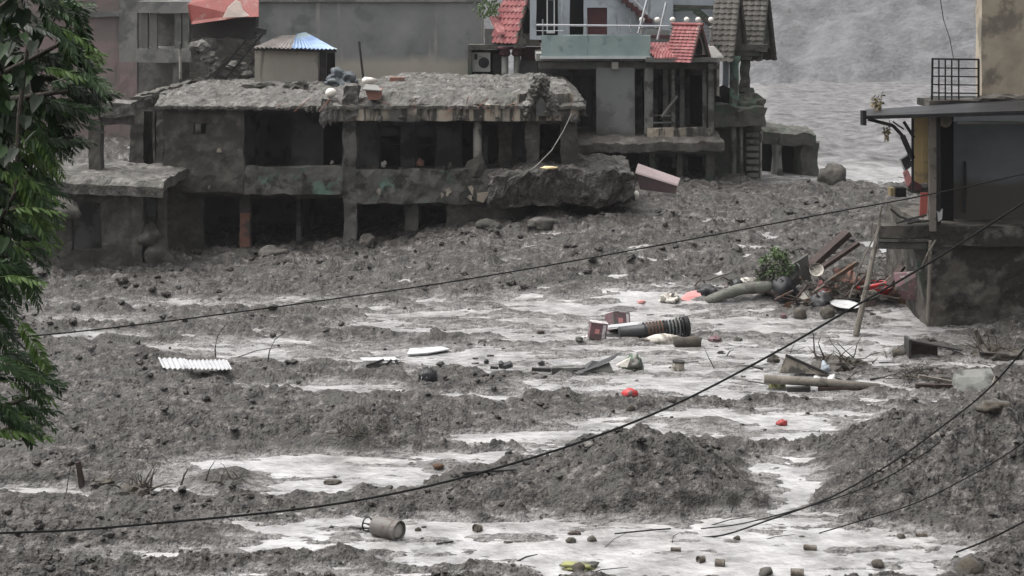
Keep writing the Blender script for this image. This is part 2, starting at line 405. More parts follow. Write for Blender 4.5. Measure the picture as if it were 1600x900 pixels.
def churn(m):
    """the torrent up the valley is churned slurry: rougher and duller than the still pools"""
    n, l = m.node_tree.nodes, m.node_tree.links; b = n['Principled BSDF']
    at = n.new('ShaderNodeAttribute'); at.attribute_name = 'slurry'
    src = b.inputs['Roughness'].links[0].from_socket
    mx = n.new('ShaderNodeMix'); mx.data_type = 'FLOAT'; l.new(at.outputs['Fac'], mx.inputs[0]); l.new(src, mx.inputs[2]); mx.inputs[3].default_value = .9; l.new(mx.outputs[0], b.inputs['Roughness'])
    src = b.inputs['Base Color'].links[0].from_socket
    m2 = n.new('ShaderNodeMix'); m2.data_type = 'RGBA'; m2.blend_type = 'MULTIPLY'; m2.inputs['B'].default_value = (.42, .42, .43, 1); l.new(at.outputs['Fac'], m2.inputs['Factor']); l.new(src, m2.inputs['A']); l.new(m2.outputs['Result'], b.inputs['Base Color'])
    s2 = n.new('ShaderNodeMapRange'); s2.inputs['To Min'].default_value = .5; s2.inputs['To Max'].default_value = .12; l.new(at.outputs['Fac'], s2.inputs['Value']); l.new(s2.outputs[0], b.inputs['Specular IOR Level'])
churn(M['silt_water'])
def span(a, b, n): return list(np.linspace(a, b, n))
fan = [-.9, -.75, -.62, -.52, -.45, -.40] + span(-.365, -.318, 24) + span(-.316, .316, 1080) + span(.318, .365, 24) + [.40, .45, .52, .62, .75, .9]
rows = [H * F / (p - VH) for p in [2600, 2000, 1600, 1350, 1200] + span(1100, 930, 60) + span(928, 300, 540) + span(297, 150, 110)] + [170, 200, 240, 290]
ground = tag(grid_mesh('mud_ground', np.array(fan), np.array(rows), lambda X, Y: terrain(X, Y, True), 'mud_bed'), kind='structure')
fan2 = [-.9, -.62, -.45] + span(-.365, .365, 420) + [.45, .62, .9]
rows2 = [H * F / (p - VH) for p in [2600, 1600, 1200] + span(1000, 300, 300) + span(297, 150, 100)] + [170, 200, 240]
flood = tag(grid_mesh('flood_water', np.array(fan2), np.array(rows2), lambda X, Y: water(X, Y, True), 'silt_water'), kind='structure')

def hill(X, Y):
    up = sstep(118, 190, Y + 6 * fbm(X, Y, .03, 3, 4.0)) * 22 + np.clip(Y - 150, 0, 300) * .22
    return up + fbm(X, Y, .12, 5, 8.0, .55, True) * .75 * sstep(115, 135, Y) - 1.2 + .0 * X
tag(grid_mesh('hillside', np.array(span(-.75, .75, 320)), np.array(span(110, 330, 220)), hill, 'scree'), kind='structure')

# loose clods of mud lying over the sheet
def clods():
    rs = np.random.RandomState(3); n = 24000
    ph = (1 + 5 ** .5) / 2
    ico = np.array([(-1, ph, 0), (1, ph, 0), (-1, -ph, 0), (1, -ph, 0), (0, -1, ph), (0, 1, ph), (0, -1, -ph), (0, 1, -ph), (ph, 0, -1), (ph, 0, 1), (-ph, 0, -1), (-ph, 0, 1)]) / 1.9
    fc = np.array([(0, 11, 5), (0, 5, 1), (0, 1, 7), (0, 7, 10), (0, 10, 11), (1, 5, 9), (5, 11, 4), (11, 10, 2), (10, 7, 6), (7, 1, 8), (3, 9, 4), (3, 4, 2), (3, 2, 6), (3, 6, 8), (3, 8, 9), (4, 9, 5), (2, 4, 11), (6, 2, 10), (8, 6, 7), (9, 8, 1)])
    Y = H * F / (rs.uniform(330, 980, n) - VH); X = rs.uniform(-.34, .34, n) * Y
    px, py, w, rise, river, far, mound, wob, wob2 = ground_parts(X, Y)
    pt = sstep(-.3, .3, fbm(X * .6, Y, .7, 2, 29.0)); keep = (rs.rand(n) > np.clip(w * .95, 0, .72)) & (rs.rand(n) < .15 + .85 * pt); X, Y = X[keep], Y[keep]; n = len(X)
    far = sstep(34, 52, Y)
    r = (0.012 + 0.075 * rs.rand(n) ** 6) * (1 + .9 * far) * np.where(w[keep] > .5, .5, 1.0)
    Z = terrain(X, Y) + r * .2
    v = ico[None] * (1 + rs.uniform(-.35, .35, (n, 12, 1))) * r[:, None, None] * np.array([1.3, 1.1, .75])
    a = rs.rand(n) * 6.28; c, s = np.cos(a)[:, None], np.sin(a)[:, None]
    vx = v[..., 0] * c - v[..., 1] * s; vy = v[..., 0] * s + v[..., 1] * c
    co = np.stack([vx + X[:, None], vy + Y[:, None], v[..., 2] + Z[:, None]], -1).reshape(-1, 3)
    fa = (fc[None] + (np.arange(n) * 12)[:, None, None]).reshape(-1, 3)
    me = bpy.data.meshes.new('mud_clods'); me.from_pydata(co.tolist(), [], fa.tolist()); me.materials.append(M['mud'])
    o = bpy.data.objects.new('mud_clods', me); COL.objects.link(o)
    tag(o, 'loose dark clods of mud strewn over the flood bed', 'mud', kind='stuff')
clods()
# ------------------------------------------------------------------ building materials
material('mud_plaster', [(.052, .047, .042), (.088, .081, .073), (.135, .125, .113)], scale=1.8, nrough=.72, lo=.36, hi=.64, rough=.85, bump=.8, bscale=5, bdist=.06, spec=.2,
         stain=(.06, .057, .05), stain_scale=1.1, stain_amt=.4, stain2=((.15, .135, .118), 1.6, -.05))
material('mud_plaster_green', [(.058, .056, .05), (.098, .096, .088), (.135, .132, .122)], scale=1.8, rough=.85, bump=.8, bscale=6, bdist=.05, spec=.2,
         stain=(.10, .155, .13), stain_scale=1.0, stain_amt=.12, stain2=((.035, .034, .032), 1.6, .3))
material('inner_plaster', [(.06, .06, .06), (.09, .09, .09), (.11, .112, .11)], scale=.8, rough=.9, bump=.2, bscale=6, spec=.2, stain=(.04, .038, .036), stain_scale=.9, stain_amt=.4)
material('roof_mud', [(.038, .035, .031), (.092, .086, .079), (.19, .18, .168)], scale=2.6, nrough=.75, lo=.37, hi=.63, rough=.75, bump=1.0, bscale=9, bdist=.08, spec=.3, stain=(.08, .077, .066), stain_scale=1.3, stain_amt=.4)
material('fascia_plaster', [(.075, .072, .066), (.12, .114, .103), (.17, .16, .145)], scale=1.5, rough=.85, bump=.6, bscale=7, spec=.2,
         stain=(.34, .30, .245), stain_scale=.55, stain_amt=.75, stain2=((.055, .053, .048), 1.3, .45, (2.2, 1, .35)))
material('cream_plaster', [(.27, .25, .22), (.34, .315, .275)], scale=.8, rough=.9, bump=.15, bscale=8, spec=.2, stain=(.16, .155, .125), stain_scale=1.2, stain_amt=.1, stain2=((.15, .14, .12), 1.0, .1, (2, 1, .3)))
material('tide_wall', [(.17, .172, .172), (.21, .213, .213), (.25, .25, .247)], scale=.6, rough=.9, bump=.15, bscale=4, spec=.15,
         stain=(.15, .16, .155), stain_scale=.5, stain_amt=.35, stain2=((.30, .29, .27), 1.0, .05, (2.5, 1, .18)), low=(6.35, 6.75, (.36, .335, .29), .9))
material('column_white', [(.24, .225, .20), (.32, .305, .275)], scale=2, rough=.85, bump=.3, bscale=10, stain=(.09, .085, .078), stain_scale=1.6, stain_amt=.35)
material('terracotta', [(.20, .10, .075), (.27, .14, .105)], scale=3, rough=.9, bump=.3, bscale=14, stain=(.10, .085, .075), stain_scale=2.5, stain_amt=.3)
material('pink_plaster', [(.18, .135, .132), (.22, .165, .16), (.22, .18, .172)], scale=.5, rough=.9, bump=.2, bscale=3, stain=(.17, .14, .135), stain_scale=.6, stain_amt=.5, stain2=((.13, .115, .11), .8, .15, (2, 1, .35)))
material('far_concrete', [(.17, .165, .155), (.24, .235, .22)], scale=.7, rough=.9, bump=.3, bscale=4, stain=(.12, .125, .115), stain_scale=.7, stain_amt=.4)
material('red_sheet', [(.17, .028, .022), (.23, .042, .032)], scale=2, rough=.6, bump=.2, bscale=6, stain=(.22, .10, .085), stain_scale=1.5, stain_amt=.25)
material('pale_patch', [(.42, .34, .30), (.34, .29, .26)], scale=3, rough=.9, bump=.4, bscale=9)
material('dark_timber', [(.022, .02, .019), (.04, .036, .034)], scale=6, rough=.85, bump=.5, bscale=20)
material('blue_tin', [(.11, .17, .29), (.17, .25, .40), (.26, .34, .46)], scale=1.6, rough=.45, bump=.1, bscale=6, metal=.2, stain=(.20, .25, .24), stain_scale=1.0, stain_amt=.3)
material('grey_tin', [(.16, .14, .13), (.23, .205, .19)], scale=2, rough=.6, bump=.2, bscale=7, stain=(.11, .10, .09), stain_scale=2, stain_amt=.3)
material('red_tile', [(.15, .034, .037), (.20, .046, .048), (.26, .075, .075)], scale=2.5, rough=.6, bump=.2, bscale=12, stain=(.28, .12, .11), stain_scale=3, stain_amt=.25)
material('grey_tile', [(.065, .06, .052), (.10, .093, .082), (.13, .122, .108)], scale=4, rough=.9, bump=.5, bscale=14)
material('maroon_paint', [(.055, .018, .022), (.085, .028, .032)], scale=2, rough=.7, bump=.2, bscale=8)
material('turquoise_paint', [(.20, .27, .265), (.25, .32, .315), (.29, .35, .342)], scale=1.0, rough=.8, bump=.15, bscale=6, stain=(.17, .23, .225), stain_scale=1.6, stain_amt=.12, stain2=((.10, .13, .13), 1.6, .02, (2.5, 1, .4)))
material('pale_blue_wall', [(.30, .335, .37), (.36, .395, .43)], scale=.7, rough=.85, bump=.1, bscale=6, stain=(.24, .27, .29), stain_scale=.9, stain_amt=.3, stain2=((.17, .175, .175), 1.3, .05, (2.5, 1, .3)))
material('grey_wall', [(.165, .17, .165), (.205, .21, .205)], scale=.7, rough=.9, bump=.15, bscale=6, stain=(.12, .122, .118), stain_scale=.8, stain_amt=.35, low=(3.6, 4.0, (.07, .068, .062), .8))
material('green_column', [(.055, .10, .085), (.085, .15, .12), (.11, .17, .145)], scale=3, rough=.7, bump=.6, bscale=16, stain=(.045, .045, .04), stain_scale=1.8, stain_amt=.45)
material('grey_column', [(.11, .115, .105), (.18, .18, .165)], scale=2, rough=.85, bump=.4, bscale=10, stain=(.055, .053, .048), stain_scale=1.6, stain_amt=.45)
material('tower_plaster', [(.045, .043, .038), (.075, .072, .064), (.10, .096, .085)], scale=2.2, rough=.9, bump=.9, bscale=8, bdist=.05, stain=(.05, .07, .05), stain_scale=1.4, stain_amt=.3)
material('chrome', [(.62, .63, .65)], rough=.25, bump=0, metal=.9)
material('lamp_globe', [(.62, .58, .52), (.70, .67, .62)], scale=2, rough=.35, bump=0)
material('dark_metal', [(.015, .015, .016), (.03, .03, .032)], scale=4, rough=.5, bump=.1, metal=.5)
material('glass_dark', [(.015, .018, .02)], rough=.12, bump=0, spec=.5)
material('white_frame', [(.42, .44, .44), (.50, .52, .52)], scale=2, rough=.6, bump=.1)
material('ac_white', [(.30, .30, .28), (.38, .38, .36)], scale=2, rough=.6, bump=.1, stain=(.15, .14, .13), stain_scale=3, stain_amt=.2)
material('black_void', [(.012, .012, .013)], rough=.9, bump=0, spec=.1)  # near-black shade painted into hollows and rooms; also the dark box's own colour

def part(root, name, mat, *calls, smooth=False):
    m = MB()
    for c in calls: getattr(m, c[0])(*c[1:-1], **c[-1]) if isinstance(c[-1], dict) else getattr(m, c[0])(*c[1:])
    return m.build(name, mat, root, smooth)

# ------------------------------------------------------------------ the mud-caked two storey building
Y0 = 57.0
B = thing('ruined_building', (wx(560, Y0), Y0, 0), 'long two storey building caked in grey mud with dark gaping openings', 'building')
AM = dict(amp=.075, res=.2)
part(B, 'upper_wall', 'mud_plaster', ('pslab', 255, 381, 164, 302, Y0, .35, [(301, 323, 193, 208)], AM))
part(B, 'vent_lintel', 'mud_plaster', ('pbox', 295, 328, 188, 192, Y0 - .08, .3))
part(B, 'corner_pillar', 'mud_plaster', ('pslab', 243, 255, 170, 402, Y0 + .4, .5, AM))
part(B, 'side_wall', 'mud_plaster', ('pslab', 203, 243, 150, 420, Y0 + 2.5, .3, [(224, 239, 175, 272)], AM), ('slab', wx(203, Y0 + 2.5), wx(203, Y0 + 2.5) + .3, Y0 + 2.8, Y0 + 13, -.5, wz(150, Y0 + 2.5), AM))
for x0, x1, mt in ((536, 557, 'mud_plaster_green'),):
    part(B, 'pillar', mt, ('pslab', x0, x1, 172, 410, Y0 - .12, .5, AM))
part(B, 'white_column', 'column_white', ('tube', [P(746, 275, Y0 + .2), P(746, 235, Y0 + .2), P(746, 186, Y0 + .2)], .145, 12), smooth=True)
part(B, 'column_foot', 'mud_plaster', ('blob', tuple(P(745, 264, Y0 + .1)), (.35, .35, .45), .35, 1.4, 2, 4.0))
part(B, 'right_wall', 'mud_plaster', ('pslab', 822, 903, 176, 300, Y0 + .1, .3, [(843, 876, 194, 264)], AM), ('pslab', 779, 800, 182, 275, Y0 + 1.4, .3, AM))
part(B, 'end_wall', 'mud_plaster', ('slab', wx(903, Y0) - .3, wx(903, Y0), Y0 + .45, Y0 + 12.5, -.3, wz(170, Y0), dict(amp=.05, res=.6)))
Yi = Y0 + 2.0
part(B, 'veranda_wall', 'inner_plaster', ('pslab', 375, 840, 165, 292, Yi, .22,
     [(398, 455, 178, 260), (505, 534, 183, 258), (592, 626, 196, 262), (648, 683, 196, 262), (722, 741, 188, 262), (762, 783, 192, 256)], dict(amp=.015, res=.5)))
part(B, 'veranda_floor', 'mud_plaster', ('slab', wx(262, Y0), wx(895, Y0), Y0 + .36, Yi, wz(284, Y0), wz(270, Y0), dict(amp=.04, res=.4)))
for a, b in ((592, 626), (648, 683)):
    w = part(B, 'window', 'dark_timber', ('pbox', a, a + 3, 196, 262, Yi + .03, .1), ('pbox', b - 3, b, 196, 262, Yi + .03, .1), ('pbox', a + 3, b - 3, 196, 199, Yi + .03, .1), ('pbox', a + 3, b - 3, 226, 229, Yi + .03, .1))
    part(w, 'pane', 'glass_dark', ('pbox', a + 3, b - 3, 199, 212, Yi + .06, .02))
part(B, 'back_room', 'inner_plaster', ('slab', wx(262, Y0), wx(895, Y0), Y0 + 6.0, Y0 + 6.2, -.6, wz(168, Y0), dict(amp=.02, res=1.2)))
for x in (470, 560, 636, 700, 800): part(B, 'partition', 'inner_plaster', ('slab', wx(x, Yi) - .08, wx(x, Yi) + .08, Yi + .25, Y0 + 5.9, wz(290, Yi), wz(170, Yi), dict(amp=.01, res=1)))
for x in (258, 455, 643, 720, 800): part(B, 'lower_partition', 'inner_plaster', ('slab', wx(x, Y0), wx(x, Y0) + .16, Y0 + 1.35, Y0 + 5.9, -.6, wz(302, Y0), dict(amp=.01, res=1)))
part(B, 'floor_parapet', 'mud_plaster_green', ('pslab', 381, 536, 261, 304, Y0 - .2, .4, dict(amp=.07, res=.22)), ('pslab', 557, 800, 266, 318, Y0 - .15, .45, dict(amp=.09, res=.22)))
part(B, 'floor_slab', 'mud_plaster', ('slab', wx(262, Y0), wx(893, Y0), Y0 + .2, Y0 + 12.5, wz(305, Y0), wz(286, Y0), dict(amp=.03, res=.7)))
part(B, 'lower_wall', 'mud_plaster', ('pslab', 256, 830, 300, 440, Y0 + 1.0, .3, [(318, 375, 308, 445), (391, 537, 310, 445), (557, 631, 319, 445), (655, 697, 323, 445)], AM))
part(B, 'terracotta_pillar', 'terracotta', ('pslab', 375, 390, 333, 394, Y0 + .75, .28, dict(amp=.02, res=.3)))
part(B, 'pillar_head', 'mud_plaster', ('pslab', 374, 391, 302, 333, Y0 + .75, .26, dict(amp=.02, res=.3)))
part(B, 'lower_pillar', 'mud_plaster_green', ('pslab', 632, 654, 318, 400, Y0 + .55, .4, AM))
part(B, 'plaster_scar', 'fascia_plaster', ('prism', [P(731, 292, Y0 - .27), P(737, 290, Y0 - .27), P(745, 302, Y0 - .27), P(765, 300, Y0 - .27), P(755, 317, Y0 - .27), P(742, 313, Y0 - .27)], (0, .08, 0)))
rs_ = lambda x, y: .10 * mnoise.noise(Vector((x * .9, y * .9, 3)))
part(B, 'roof_slab', 'roof_mud', ('slab', wx(250, Y0), wx(560, Y0), Y0 - .25, Y0 + 13.0, wz(171, Y0), wz(163, Y0), dict(amp=.07, res=.4)))
part(B, 'roof_fascia', 'fascia_plaster', ('pslab', 500, 905, 163, 189, Y0 - .35, .4, dict(amp=.06, res=.25)))
part(B, 'roof_slab', 'mud_plaster', ('slab', wx(560, Y0), wx(908, Y0), Y0 + .05, Y0 + 13.0, wz(180, Y0), wz(166, Y0), dict(amp=.05, res=.6)))
def roofmud():
    m = MB()
    def fn(u, v):
        x = wx(204, Y0) + (wx(915, Y0) - wx(204, Y0)) * u; y = Y0 - .42 + 13.6 * v
        if x < wx(243, Y0): y = max(y, Y0 + 2.3)
        q = Vector((x, y, 0))
        edge = min(1, min(v, 1 - v) * 14, min(u, 1 - u) * 30)
        z = wz(163, Y0) + .05 + edge * (.10 + .22 * abs(mnoise.noise(q * .8)) + .16 * abs(mnoise.noise(q * 2.1)) + .08 * abs(mnoise.noise(q * 5.2)))
        z += .35 * sstep(.45, .6, np.float64(u)) * edge * (.4 + .6 * abs(mnoise.noise(q * .5 + Vector((3, 1, 0)))))
        x += .10 * mnoise.noise(q * 1.5); y += .12 * mnoise.noise(q * 1.9 + Vector((5, 5, 5))) + .10 * mnoise.noise(q * 5)
        return (x, y, z - (.06 + .10 * abs(mnoise.noise(q * 2.5))) * (1 - min(1, v * 30)))
    m.sheet(fn, 190, 60, (0, 0, -.10))
    return m.build('roof_mud', 'roof_mud', B)
roofmud()
# drips and lumps of mud hanging from the eaves
for i in range(26):
    x = RND.uniform(390, 900) if i > 5 else RND.uniform(505, 530); m = MB(); h = RND.uniform(2, 7)
    if 505 < x < 530: h += 14
    c = P(x, 168 + (14 if x > 560 else 0), Y0 - .38)
    m.blob((c.x, c.y, c.z - h * .011), (RND.uniform(.04, .16), .08, h * .022), .4, 2.0, 1, i * 3.1); m.build('mud_drip', 'roof_mud', B)
# crumbling ornament and parapet stubs on the roof edge
def lumpcol(nm, x, y0, y1, wpx, Y, mat, seed):
    m = MB(); c = P(x, y1, Y); h = (y1 - y0) / F * Y; w = wpx / F * Y
    for k in range(5):
        t = k / 4
        m.blob((c.x + RND.uniform(-.06, .06), c.y, c.z + h * (t * .86 + .07)), (w * .5 * (1 - .35 * t), w * .5, h * .17), .35, 1.7, 2, seed + k)
    return m.build(nm, mat, B, True)
part(B, 'parapet_stub', 'roof_mud', ('pslab', 537, 558, 134, 188, Y0 - .4, .45, dict(amp=.16, res=.16, freq=2.2)))
part(B, 'parapet_stub', 'roof_mud', ('pslab', 896, 914, 158, 182, Y0 - .2, .4, dict(amp=.14, res=.16, freq=2.4)))
part(B, 'parapet_stub', 'fascia_plaster', ('pslab', 505, 530, 155, 172, Y0 - .3, .3, dict(amp=.12, res=.16, freq=2.2)))
part(B, 'parapet_panel', 'fascia_plaster', ('pslab', 869, 896, 146, 183, Y0 - .3, .22, dict(amp=.04, res=.2)))
part(B, 'parapet_panel', 'fascia_plaster', ('pslab', 808, 822, 146, 183, Y0 - .3, .22, dict(amp=.04, res=.2)))
def gable():
    m = MB(); rn = random.Random(8)
    for k in range(26):
        t = rn.random() ** .8; y = 182 - t * 58; hw = 25 * (1 - t) + 4; x = 845 + rn.uniform(-1, 1) * hw
        m.blob(tuple(P(x, y, Y0 - .25 + rn.uniform(-.15, .15))), (.22, .26, .2), .4, 1.6, 2, k * 2.1)
    m.jit(.05, 5); g = m.build('roof_gable', 'roof_mud', B)
    m = MB()
    for a_, b_ in (((822, 180), (844, 126)), ((847, 124), (870, 180))):
        for k in range(8): m.blob(tuple(P(a_[0] + (b_[0] - a_[0]) * k / 7, a_[1] + (b_[1] - a_[1]) * k / 7, Y0 - .52)), (.10, .12, .12), .4, 2, 2, k + a_[0])
    m.build('gable_rib', 'roof_mud', g)
    part(g, 'gable_arch', 'inner_plaster', ('prism', [P(838, 181, Y0 - .56), P(838, 163, Y0 - .56), P(846, 151, Y0 - .56), P(854, 163, Y0 - .56), P(854, 181, Y0 - .56)], (0, .1, 0)))
gable()
part(B, 'gable_lump', 'roof_mud', ('pslab', 838, 854, 118, 150, Y0 - .45, .5, dict(amp=.14, res=.14, freq=2.4)))
# mud covered canopy pushed out on the right
def canopy():
    m = MB(); Yc = Y0 - 1.7
    m.slab(wx(764, Yc), wx(992, Yc), Yc, Yc + 5.2, wz(320, Yc), wz(281, Yc), (), res=.13, amp=.17, freq=1.2)
    m.jit(.09, 3.5); m.jit(.04, 9)
    o = []
    for x, y, z in m.v:
        u = (x - wx(764, Yc)) / (wx(992, Yc) - wx(764, Yc)); q = Vector((x, y, 1))
        top = 1 if z > wz(300, Yc) else 0
        z2 = z + top * (.28 * math.sin(max(0, min(1, u)) * 3.1) + .25 * abs(mnoise.noise(q * 1.1)) + .1 * (y - Yc) / 5) - (1 - top) * (.28 * max(0, .45 - u) - .22 * max(0, u - .75))
        o.append((x, y + (.10 * mnoise.noise(Vector((x * 1.4, 2, z * 1.4))) if y < Yc + .6 else 0), z2))
    m.v = o; return m.build('canopy_slab', 'mud', B)
canopy()
part(B, 'canopy_wall', 'mud_plaster', ('pslab', 697, 822, 305, 400, Y0 + .2, .4, dict(amp=.10, res=.25)))
part(B, 'cavity_back', 'black_void', ('pbox', 800, 985, 300, 380, Y0 + 1.6, .2))  # near-black sheet painting the shade under the canopy

# ------------------------------------------------------------------ annex on the left
Ya = 53.6
A = thing('annex', (wx(170, Ya), Ya, 0), 'low single storey annex with flat mud covered slab roof left of the long building', 'building')
part(A, 'front_wall', 'mud_plaster', ('pslab', 60, 206, 292, 450, Ya, .3, [(112, 158, 318, 392)], AM))
part(A, 'pillar', 'mud_plaster', ('pslab', 206, 222, 292, 450, Ya - .1, .45, AM))
part(A, 'corner_pillar', 'mud_plaster', ('pslab', 247, 259, 288, 400, Ya + .9, .4, AM))
part(A, 'side_wall', 'mud_plaster', ('pslab', 222, 247, 300, 450, Ya + 1.3, .25, [(226, 243, 312, 400)], AM))
part(A, 'room_back', 'inner_plaster', ('pslab', 40, 260, 280, 450, Ya + 3, .2, dict(amp=.01, res=1)))
part(A, 'room_floor', 'mud_plaster', ('slab', wx(50, Ya), wx(240, Ya), Ya + .35, Ya + 2.9, -.4, .05, dict(amp=.04, res=.6)))
def aroof():
    m = MB()
    def fn(u, v):
        x = wx(40 + 222 * u, Ya); y = Ya - .55 + 4.4 * v; q = Vector((x, y, 7))
        return (x + .1 * mnoise.noise(q * 2), y + .15 * mnoise.noise(q * 2.3), wz(278 + 8 * u, Ya) + .1 + .16 * abs(mnoise.noise(q)) + .1 * abs(mnoise.noise(q * 2.6)) - .2 * (1 - min(1, v * 12)))
    m.sheet(fn, 60, 22, (0, 0, -.32)); return m.build('roof_slab', 'roof_mud', A)
aroof()
part(A, 'roof_column', 'mud_plaster', ('pslab', 138, 157, 188, 272, Ya + 1.6, .5, dict(amp=.03, res=.3)))
part(A, 'roof_beam', 'roof_mud', ('pslab', 92, 206, 160, 182, Ya + 1.5, .9, dict(amp=.12, res=.3)))
part(A, 'beam_bracket', 'mud_plaster', ('prism', [P(152, 180, Ya + 1.8), P(206, 180, Ya + 1.8), P(206, 196, Ya + 1.8), P(190, 194, Ya + 1.8), P(158, 196, Ya + 1.8)], (0, .4, 0)))
# boulders and rubble heaped beside the annex
for i, (x, y, rx, rz, lab) in enumerate(((98, 327, .55, .38, 'rounded pale boulder caught against the annex wall behind the tree'), (246, 400, .55, .6, 'grey boulder leaning on the corner between annex and long building'),
        (232, 372, .35, .5, 'small dark upright boulder jammed in the annex side door'))):
    Yb = Ya - .8 + (1.2 if i else 0)
    c = P(x, y, Yb); m = MB().blob(tuple(c), (rx, .6, rz), .3, 1.1, 3, i * 5.3)
    solo('boulder', m, 'mud_plaster', lab, 'boulder', 'boulders by the annex', True)

# ------------------------------------------------------------------ hut on the roof, tide-marked wall, red roof, pink block
Yh = 66.0
Hh = thing('roof_hut', (wx(452, Yh), Yh, wz(140, Yh)), 'small cream hut with bent blue tin roof standing on the muddy roof', 'hut')
part(Hh, 'wall', 'cream_plaster', ('pslab', 398, 497, 72, 150, Yh, 2.6, dict(amp=.015, res=.5)))
part(Hh, 'doorway_shade', 'dark_timber', ('pbox', 499, 510, 80, 150, Yh + .1, .2))  # dark strip painting the shaded doorway slot
part(Hh, 'rear_wall', 'black_void', ('pbox', 497.5, 523, 82, 150, Yh + 2.2, .2))  # black panel for the unlit inside of the hut
def tin(nm, mat, q, n=16):
    a, b, c, d = q
    m = MB()
    def fn(u, v):
        p = a.lerp(b, u).lerp(d.lerp(c, u), v); p = p.copy(); p.z += .025 * math.sin(u * n * 2 * math.pi) + .04 * mnoise.noise(p * 1.7); return p
    m.sheet(fn, n * 4, 6, (0, 0, -.02)); return m.build(nm, mat, Hh)
tin('roof_sheet', 'grey_tin', (P(395, 74, Yh - .4), P(455, 75, Yh - .4), P(462, 54, Yh + 1.4), P(440, 56, Yh + 1.4)), 9)
tin('roof_sheet', 'blue_tin', (P(456, 75, Yh - .42), P(527, 77, Yh - .4), P(478, 51, Yh + 1.4), P(463, 53, Yh + 1.4)), 11)
part(Hh, 'eaves_board', 'dark_timber', ('bar', P(397, 76, Yh - .3), P(526, 79, Yh - .3), .06, .14))

Yw = 73.0
W_ = thing('concrete_block', (wx(580, Yw), Yw, 1.0), 'blank grey concrete building with pale tide line behind the roof hut', 'building')
part(W_, 'wall', 'tide_wall', ('pslab', 404, 752, 3, 330, Yw, 5.0, dict(amp=.02, res=.8)))
part(W_, 'roof_edge', 'far_concrete', ('pbox', 402, 755, -1, 3.2, Yw - .1, 5.2))
part(W_, 'drain_pipe', 'far_concrete', ('tube', [P(754, 0, Yw - .1), P(754, 60, Yw - .1), P(755, 75, Yw - .1)], .05, 8))
for i, (x, w) in enumerate(((560, 60), (720, 26), (748, 22))):
    m = MB()
    for k in range(170):
        c = P(x + RND.gauss(0, w * .5), RND.uniform(-12, 5), Yw + RND.uniform(.1, .6)); r = RND.uniform(.05, .12); a = RND.uniform(0, 6.3)
        m.add([tuple(c), (c.x + r * math.cos(a), c.y + r * .4, c.z + r * math.sin(a)), (c.x + 2 * r * math.cos(a + .4), c.y - r * .2, c.z + 2 * r * math.sin(a + .4)), (c.x + r * math.cos(a + .9), c.y, c.z + r * math.sin(a + .9))], [(0, 1, 2, 3)])
    M.get('weed_leaf') or material('weed_leaf', [(.05, .085, .03), (.085, .13, .045)], scale=3, rough=.7, bump=0)
    solo('roof_weeds', m, 'weed_leaf', ('long green weed fringe on top of the blank grey wall', 'weed clump on the wall top beside the red gable', 'weeds hanging at the right corner of the blank grey wall')[i], 'plant', 'weeds on the grey wall top')

Yr = 70.0
R_ = thing('red_roof_shed', (wx(350, Yr), Yr, 4.0), 'dark shed under a torn red metal roof with pale patch', 'shed')
part(R_, 'roof_sheet', 'red_sheet', ('prism', [P(293, 8, Yr - .6), P(318, -12, Yr + .2), P(404, -14, Yr + .2), P(404, 26, Yr - .9), P(378, 27, Yr - .9), P(299, 38, Yr - .9)], (0, .08, .05)))
part(R_, 'patch', 'pale_patch', ('prism', [P(348, 27.5, Yr - 1.03), P(356, 12, Yr - .82), P(368, 1, Yr - .62), P(376, 4, Yr - .66), P(380, 17, Yr - .84), P(389, 25, Yr - 1.0), P(378, 26.5, Yr - 1.01)], (0, .04, .03)))
part(R_, 'wall', 'dark_timber', ('pslab', 300, 400, 24, 75, Yr, .2, dict(amp=.03, res=.4)))
part(R_, 'base_wall', 'roof_mud', ('pslab', 296, 403, 60, 130, Yr - .2, .4, dict(amp=.15, res=.4)))
for i in range(7):
    c = P(RND.uniform(300, 398), RND.uniform(68, 120), Yr - 1.2)
    part(R_, 'rubble', 'roof_mud', ('blob', tuple(c), (RND.uniform(.2, .5), .3, RND.uniform(.15, .35)), .4, 1.4, 2, i * 4.4))
Yl = 67.5
L_ = thing('broken_ladder', P(350, 122, Yl), 'dark broken truss ladder leaning against the red roofed shed', 'ladder')
la, lb = (P(336, 122, Yl), P(398, 46, Yl)), (P(352, 124, Yl + .4), P(415, 48, Yl + .4))
for a, b in (la, lb): part(L_, 'rail', 'dark_metal', ('bar', a, b, .07, .09))
for i in range(9):
    t = (i + .5) / 9; part(L_, 'rung', 'dark_metal', ('bar', la[0].lerp(la[1], t), lb[0].lerp(lb[1], t + (.05 if i % 2 else -.04)), .045, .045))
part(L_, 'brace', 'dark_metal', ('bar', P(398, 46, Yl), P(416, 50, Yl), .2, .22))

